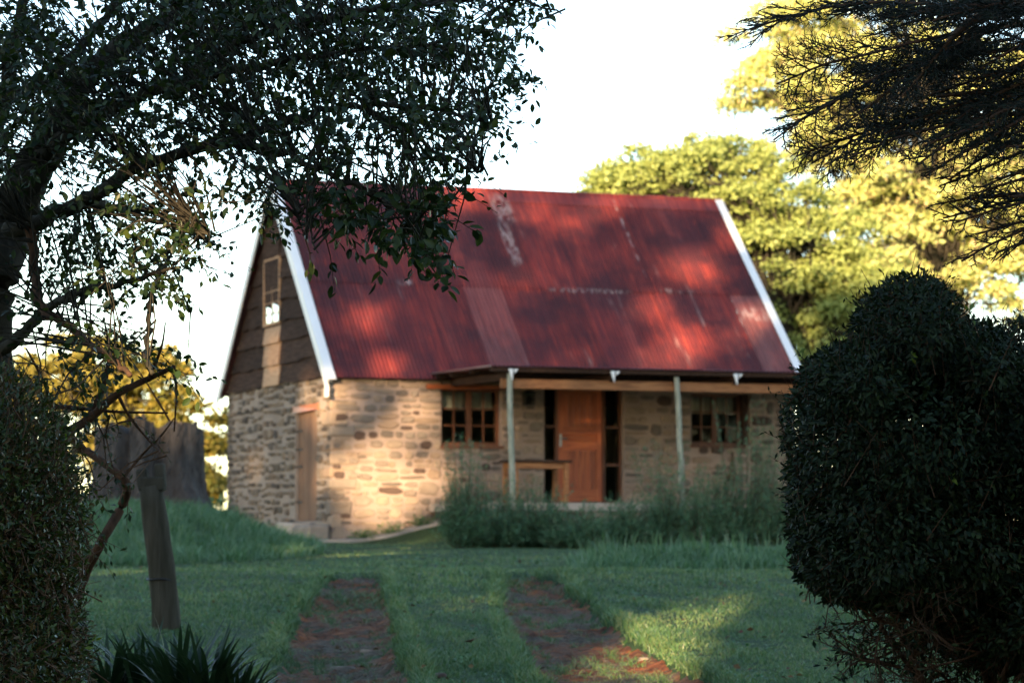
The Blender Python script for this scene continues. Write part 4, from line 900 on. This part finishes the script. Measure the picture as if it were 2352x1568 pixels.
for (xv, yv, s), lab in zip(sb, names):
    p = at(xv, yv, 13.0+random.uniform(-.3, .3)); zg = float(gz(p.x, p.y)); pl = empty('strap_leaved_plant', (p.x, p.y, zg), lab, 'plant', 'strap leaved clump below the post')
    top = at(xv, 1405, p.y).z-zg
    for k in range(64):
        o = link('leaf', random.choice(me_st), None, pl); ln = top*s*random.uniform(.62, 1.02); a = random.uniform(0, 6.283)
        o.matrix_basis = Matrix.Translation((.05*math.cos(a)*random.random(), .05*math.sin(a)*random.random(), 0)) @ Matrix.Rotation(a, 4, 'Z') @ Matrix.Rotation(random.uniform(.0, .34), 4, 'Y') @ Matrix.Diagonal((ln, ln*random.uniform(.8, 1.1)*.75/max(ln, .3), ln, 1))

# ------------------------------------------------------------------ cypress sprays, upper right
cb = at(2900, 1500, 9.8); CY_ = empty('cypress_tree', (cb.x, cb.y, float(gz(cb.x, cb.y))), 'dark cypress tree with feathery sprays hanging in from the upper right', 'tree'); R0 = np.array(CY_.location)
trp = smoothpath([(cb.x, cb.y, CY_.location.z-.1, .2), (*at(2880, 900, 9.8), .17), (*at(2850, 300, 9.8), .14), (*at(2820, -300, 9.8), .1), (*at(2830, -900, 9.8), .05)], 5)
MB().tube([rel(CY_, p[:3]) for p in trp], list(trp[:, 3]), 10, .05).build('trunk', M['redbark'], CY_, True)
segs = []; tips_f = []
def spray(p, d, nrm, L, r, lev):
    n = max(3, int(L/(.028 if lev == 3 else .018 if lev == 2 else .011))); q = p.copy(); dd = d.copy()
    for i in range(n):
        t = (i+1)/n; dd = unit((dd+RNG.normal(size=3)*(.025 if lev == 3 else .10)+np.array([0, 0, -.012]))[None])[0]; e = q+dd*L/n; segs.append((q, e, r*(1-.55*(t-1/n)), r*(1-.55*t), lev)); q = e
        if lev > 0 and t < .97:
            sd = np.cross(nrm, dd)*(1 if i % 2 else -1); b = unit((dd*.8+sd*.7+nrm*random.uniform(-.35, .35))[None])[0]
            spray(q, b, nrm, (L*(.235 if lev == 3 else .40 if lev == 2 else .42)*(1.0-.55*t)*random.uniform(.55, 1.35)+.010), r*.62, lev-1)
FR = [((2420, 20), (1690, 8), .95), ((2400, 60), (1745, 75), .95), ((2330, 90), (1700, 165), .85), ((2260, 30), (2040, 180), .7), ((2200, 20), (2010, 60), .6),       ((2280, 60), (1890, 215), .8), ((2420, 190), (1820, 240), .95), ((2400, 230), (1828, 292), .9), ((2380, 260), (1925, 300), .8), ((2400, 210), (2000, 260), .8), ((2440, 170), (2080, 230), .8),
      ((2430, 240), (2100, 350), .7), ((2440, 280), (2170, 372), .6), ((2440, 320), (2172, 408), .6), ((2430, 100), (2200, 200), .6), ((2450, 60), (2230, 130), .6), ((2460, 440), (2135, 460), .7), ((2460, 430), (2170, 490), .6), ((2460, 480), (2215, 585), .6), ((2460, 520), (2270, 560), .5), ((2470, 450), (2190, 475), .6), ((2470, 500), (2240, 520), .5), ((2470, 380), (2230, 420), .6), ((2470, 200), (2250, 290), .7), ((2460, -10), (2150, 10), .8), ((2460, 130), (2280, 60), .5), ((2350, -30), (1980, 0), .8), ((2380, 150), (2060, 200), .8), ((2300, 280), (2120, 310), .6), ((2420, 40), (2120, 50), .7), ((2360, 110), (1980, 165), .7), ((2440, 210), (2060, 300), .7), ((2460, 280), (2220, 300), .6), ((2470, 60), (2300, 180), .6), ((2470, 350), (2260, 400), .6), ((2460, 230), (2240, 240), .6),((2440, 330), (2280, 330), .6)]
for (bx, by), (tx, ty), wd in FR:
    Yq = 9.6+random.uniform(-.55, .75); A = np.array(at(bx, by, Yq+.2)); B = np.array(at(tx, ty, Yq)); d = B-A; L = np.linalg.norm(d); d = d/L
    nrm = unit((np.cross(d, np.cross(np.array([0, -.55, 1.])+RNG.normal(size=3)*.35, d)))[None])[0]
    spray(A, d, nrm, L, .009, 3)
sg = [s for s in segs if s[4] == 3]; V, Fq = prisms(np.array([s[0] for s in sg]), np.array([s[1] for s in sg]), np.array([s[2] for s in sg]), np.array([s[3] for s in sg])); mesh_np('branches', V-R0, Fq, M['redbark'], CY_, False, 'stuff')
sg = [s for s in segs if s[4] < 3]; ra = np.array([max(s[2]*.75, .0019) for s in sg]); rb = np.array([max(s[3]*.75, .0012) for s in sg]); V, Fq = prisms(np.array([s[0] for s in sg]), np.array([s[1] for s in sg]), ra, rb); mesh_np('sprays', V-R0, Fq, M['cypress'], CY_, False, 'stuff')
print('cypress segs', len(segs))
lm_ = [((2420, 20), (2200, 15), (2060, 40), .026), ((2500, 0), (2250, 40), (2160, 120), .022), ((2500, 180), (2330, 205), (2150, 222), .02), ((2520, 430), (2400, 445), (2320, 452), .014), ((2500, 300), (2400, 260), (2330, 250), .016)]
for a, b_, c, r in lm_:
    P = smoothpath([(*at(2850, a[1]+60, 9.8), r*1.5), (*at(*a, 9.8), r), (*at(*b_, 9.7), r*.8), (*at(*c, 9.6), .004)], 6); MB().tube([rel(CY_, p[:3]) for p in P], list(P[:, 3]), 7, .06).build('branch', M['redbark'], CY_, True)

# ------------------------------------------------------------------ shrubs in front of the veranda
shp = [(1065, 1245, 1125, 62, 'leftmost grey green herb bush of the veranda bed, nearest the lit stone wall'), (1140, 1258, 1135, 72, 'herb bush below the left veranda window and pole'), (1225, 1268, 1140, 80, 'herb bush in front of the wooden table legs'), (1325, 1272, 1165, 85, 'low herb bush in front of the wooden front door'), (1430, 1270, 1168, 85, 'low herb bush in front of the right door side light'), (1535, 1268, 1135, 80, 'herb bush at the foot of the second veranda pole'), (1630, 1264, 1150, 80, 'herb bush between the second pole and the garden torch'), (1720, 1264, 1130, 80, 'tall herb bush below the right veranda window'), (1800, 1262, 1120, 80, 'rightmost herb bush of the veranda bed, touching the clipped bush')]
for i, (xv, yb, yt, hwid, lab) in enumerate(shp):
    Yq = 39.2+.3*(i % 3)+.12*i; p = at(xv, yb, Yq); zg = float(gz(p.x, p.y)); top = at(xv, yt, Yq).z-zg; hw = hwid*Yq/F
    sh = empty('herb_bush', (p.x, p.y, zg), lab, 'bush', 'bushes along the veranda'); R0 = np.array(sh.location)
    ns = 420; a = RNG.uniform(0, 6.283, ns); q = np.sqrt(RNG.random(ns)); bs = np.stack([q*np.cos(a)*hw*.42, q*np.sin(a)*hw*.42, 0*q], 1)
    top *= (1.05+.3*((i*7) % 5)/4)*(.72 if i in (1, 2, 3, 4) else 1); hh = top*RNG.uniform(.35, 1.2, ns)*(1+.25*np.sin(a*2+i)+.2*np.sin(a*5+2*i))*(1-.45*q*q); tall = RNG.random(ns) < (.04 if i in (1, 2, 3) else .09); hh = np.where(tall, top*RNG.uniform(1.2, 1.75, ns)*(1.15 if i in (0, 5, 7, 8) else .9), hh)
    tp = bs*np.array([2.5, 2.5, 0])+np.stack([RNG.normal(size=ns)*.05, RNG.normal(size=ns)*.05, hh], 1)
    tw_ = prisms(bs, tp, .004, .0015); nl = 42; t = RNG.uniform(0, 1, (ns, nl))**.8; P = (bs[:, None]+(tp-bs)[:, None]*t[..., None]).reshape(-1, 3)+RNG.normal(size=(ns*nl, 3))*.012
    ax = np.repeat(unit(tp-bs), nl, 0)*.8+rand_unit(ns*nl)*.9; L = RNG.uniform(.03, .062, ns*nl); V, Fq = leaf_arrays(P, ax, rand_unit(ns*nl), L, L*.36, False)
    mesh_np('foliage', V, Fq, M['shrub'], sh, False, 'stuff'); mesh_np('stems', *tw_, M['twig'], sh, False, 'stuff')
# low weeds at the foot of the walls
for i, (u, v, s, lab) in enumerate(((.45, -.42, .16, 'low green weed at the foot of the cottage corner'), (.95, -.4, .2, 'low weed growing on the apron below the lit stone wall'), (1.5, -.42, .17, 'small weed against the front wall left of the bushes'), (-.5, 6.4, .42, 'broad leaved weed at the rear end of the gable wall'))):
    p = house(u, v, 0); zg = float(gz(p.x, p.y))+.03; o = empty('weed', (p.x, p.y, zg), lab, 'plant'); n = 260
    d = rand_unit(n); d[:, 2] = np.abs(d[:, 2]); P = d*np.array([s*1.5, s, s*1.0])*RNG.uniform(.1, 1, (n, 1)); L = RNG.uniform(.04, .09, n)*(2 if i == 3 else 1)
    V, Fq = leaf_arrays(P, d+rand_unit(n)*.5, rand_unit(n)+np.array([0, 0, 1]), L, L*.4); mesh_np('foliage', V, Fq, M['shrub'] if i == 3 else M['grass'], o, False, 'stuff')

# ------------------------------------------------------------------ trees behind the cottage
def far_tree(name, label, ells, Yc, depth, ncl, clr, nleaf, lsize, mat, trunk_xv, flat=.6, barkm='bark'):
    mpp = Yc/F; b0 = at(trunk_xv, 1190, Yc); root = empty(name, (b0.x, b0.y, float(gz(b0.x, b0.y))), label, 'tree'); R0 = np.array(root.location)
    ar = np.array([rx*ry for _, _, rx, ry in ells], float); ar /= ar.sum(); C, cs = [], []
    for (x, y, rx, ry), q in zip(ells, ar):
        c = np.array(at(x, y, Yc)); r = np.array([rx*mpp, min(depth, max(rx, ry)*mpp), ry*mpp]); n = max(3, int(ncl*q)); d = rand_unit(n)*RNG.uniform(.25, 1, (n, 1))**.5
        C.append(c+d*r); cs.append(RNG.uniform(*clr, n))
    C = np.concatenate(C); cs = np.concatenate(cs); w_ = cs**2/np.sum(cs**2); idx = RNG.choice(len(C), nleaf, p=w_)
    d = rand_unit(nleaf); d[:, 2] = np.where(d[:, 2] < -.25, -d[:, 2]*.6, d[:, 2]); rr_ = RNG.uniform(.35, 1.08, (nleaf, 1))
    P = C[idx]+d*rr_*cs[idx][:, None]*np.array([1, 1, flat]); L = RNG.uniform(lsize[0], lsize[1], nleaf)
    V, Fq = leaf_arrays(P, rand_unit(nleaf)+np.array([0, 0, -.2]), d*.6+rand_unit(nleaf)*.6+np.array([0, 0, .35]), L, L*.75, False); mesh_np('crown', V-R0, Fq, mat, root, False, 'stuff')
    cen = C.mean(0); low = C[:, 2].min(); top = C[:, 2].max(); tz = root.location.z
    P = smoothpath([(b0.x, b0.y, tz-.2, .26), (b0.x+.1, b0.y, tz+(low-tz)*.7+.6, .18), ((b0.x+cen[0])/2, cen[1], (low+cen[2])/2+.4, .12), (cen[0], cen[1], (cen[2]+top)/2, .08)], 5)
    MB().tube([rel(root, p[:3]) for p in P], list(P[:, 3]), 9, .08).build('trunk', M[barkm], root, True); T = []
    for k in range(len(C)):
        s = P[RNG.integers(6, len(P))][:3]; m_ = (s+C[k])/2+RNG.normal(size=3)*.25-np.array([0, 0, .2]); T += [(s, m_, .04, .028), (m_, C[k], .028, .01)]
        for _ in range(3): T.append((m_+(C[k]-m_)*random.uniform(.3, 1), C[k]+rand_unit(1)[0]*cs[k]*.8, .018, .006))
    V, Fq = prisms(np.array([t[0] for t in T]), np.array([t[1] for t in T]), np.array([t[2] for t in T]), np.array([t[3] for t in T])); mesh_np('limbs', V-R0, Fq, M[barkm], root, False, 'stuff')
    return root
far_tree('autumn_tree', 'tall airy autumn tree with sunlit yellow leaves, far right behind the cottage', [(1790, 90, 110, 95), (1730, 240, 85, 45), (1780, 170, 110, 90), (1950, 300, 150, 110), (2000, 520, 150, 110), (1880, 180, 160, 130), (2080, 200, 200, 190), (1850, 330, 120, 90), (2080, 420, 240, 150), (2250, 470, 200, 190), (2120, 610, 220, 110), (2330, 640, 160, 130), (2330, 250, 150, 150), (2420, 420, 180, 220), (1960, 40, 160, 90), (2150, -80, 260, 110)], 74, 3.6, 520, (.28, .8), 110000, (.09, .18), M['yellowtree'], 2190, .85, 'bark')
far_tree('broadleaf_tree', 'rounded olive green tree rising just behind the cottage roof', [(1640, 420, 190, 105), (1520, 415, 130, 70), (1455, 435, 110, 50), (1410, 450, 75, 30), (1600, 370, 110, 60), (1760, 460, 150, 120), (1800, 590, 170, 100), (1700, 520, 140, 90), (1900, 690, 130, 90), (1830, 760, 80, 60), (1930, 560, 90, 80), (1960, 800, 130, 80), (1850, 680, 110, 100), (1880, 830, 110, 60), (1990, 700, 110, 80)], 61, 3.2, 420, (.2, .62), 74000, (.08, .15), M['greentree'], 1840, .75)
far_tree('golden_tree', 'golden green tree in the distance behind the tree stump', [(190, 860, 150, 95), (330, 890, 110, 95), (90, 930, 110, 110), (420, 970, 75, 70), (470, 1070, 45, 90), (500, 1000, 25, 60), (300, 1010, 150, 80), (490, 1150, 35, 60)], 72, 2.6, 100, (.35, .7), 26000, (.12, .24), M['goldtree'], 300, .7)

# ------------------------------------------------------------------ tall wood behind the viewer that shades the yard, with gaps where the sun comes through
lit = []
for xv, yv, r in ((790, 925, .28), (770, 890, .2), (960, 945, .3), (1010, 1010, .2), (880, 1020, .32), (800, 1090, .42), (880, 1120, .45), (960, 1110, .34), (815, 1170, .3), (910, 1190, .25), (1020, 1100, .2), (1150, 1000, .1)): lit.append((hit(xv, yv, house(0, 0, 0), VD), r*.92))
for xv, yv, r in ((715, 900, .22), (742, 960, .22), (745, 1080, .2), (590, 1085, .17), (690, 1085, .1), (630, 820, .12)): lit.append((hit(xv, yv, house(0, 0, 0), UD), r*1.6))
for xv, yv, r in ((850, 730, .3), (880, 838, .24), (1580, 610, .42), (1500, 710, .34), (1575, 790, .42), (1700, 540, .32), (1560, 850, .3), (1070, 450, .35), (1200, 650, .2), (1330, 520, .22), (1390, 470, .18), (1330, 835, .2), (1730, 720, .28), (1250, 480, .18), (1640, 640, .22), (760, 800, .15), (1440, 590, .15), (1700, 780, .15), (1470, 830, .16)): lit.append((roofhit(xv, yv), r*1.08))
for xv, yv, r in ((1235, 882, .12), (1290, 882, .1), (1450, 890, .07)): lit.append((hit(xv, yv, house(0, -2.9, 0), VD), r))
for xv, yv, r in ((1335, 962, .1), (1340, 1005, .05), (1335, 1100, .08)): lit.append((hit(xv, yv, house(0, .1, 0), VD), r))
for xv, yv, r in ((940, 1248, .32), (890, 1260, .42), (840, 1273, .4), (1040, 1400, .2), (1090, 1392, .2), (1140, 1385, .18), (1540, 1400, .24), (1620, 1385, .22), (1480, 1430, .2), (1440, 1480, .32), (1510, 1525, .36), (1400, 1510, .25), (1560, 1560, .25), (600, 1480, .16), (1700, 1400, .16), (300, 1315, .2), (640, 1490, .14)): lit.append((ground_at(xv, yv), r))
PTS = np.array([p for p, _ in lit]); RAD = np.array([r for _, r in lit]); SD_ = np.array(SUNV)
wood = [(-27, -17, 20.2, 4.8), (-21.5, -14, 20.0, 4.8), (-16.5, -18, 20.3, 4.8), (-11.5, -14, 19.6, 4.8), (-6.5, -17, 18.6, 4.6), (-1.5, -14, 17.0, 4.6), (3.5, -17, 17.5, 4.6), (8.5, -15, 17.0, 4.8), (-8.5, -9.5, 13.5, 4.2), (-3.5, -9, 12, 4), (28, 11, 14, 5), (34, 4, 15, 5), (39, 8, 14, 5), (44, 3, 15, 5), (50, 9, 15, 5)]
wood.sort()
wl = ['first', 'second', 'third', 'fourth', 'fifth', 'sixth', 'seventh', 'eighth', 'ninth', 'tenth', 'eleventh', 'twelfth', 'thirteenth', 'fourteenth', 'fifteenth']
for (x, y, h, r), nm in zip(wood, wl):
    zg = float(gz(x, y)); root = empty('woodland_tree', (x, y, zg), 'tall dense tree behind the viewer, %s of the row from the left' % nm, 'tree', 'wood behind the viewer'); n = 26000 if y < 0 else 11000
    d = rand_unit(n)*RNG.random((n, 1))**.33; P = np.array([x, y, zg+h*.5])+d*np.array([r, r*.8, h*.5]); tz = P[:, 2]
    sq = RNG.random(n) < .5; P[sq] = np.stack([RNG.uniform(x-r*.75, x+r*.75, sq.sum()), RNG.uniform(y-2.5, y+2.5, sq.sum()), zg+RNG.uniform(.6, h*.98, sq.sum())], 1)
    D = P[:, None]-PTS[None]; along = D@SD_; dist = np.sqrt(np.maximum((D**2).sum(2)-along**2, 0)); ok = ~((dist < RAD[None]+.13) & (along > 0)).any(1)
    P = P[ok]; n = len(P); L = RNG.uniform(.3, .5, n)
    V, Fq = leaf_arrays(P, rand_unit(n), rand_unit(n), L, L*.9, False); mesh_np('crown', V-np.array(root.location), Fq, M['shade'], root, False, 'stuff')
    MB().tube([(0, 0, -.2), (.1, 0, h*.4), (0, .1, h*.85)], [.35, .25, .06], 8, .05).build('trunk', M['bark'], root, True)
print('stones', len(SFv), len(SGv), 'objects', len(bpy.data.objects))
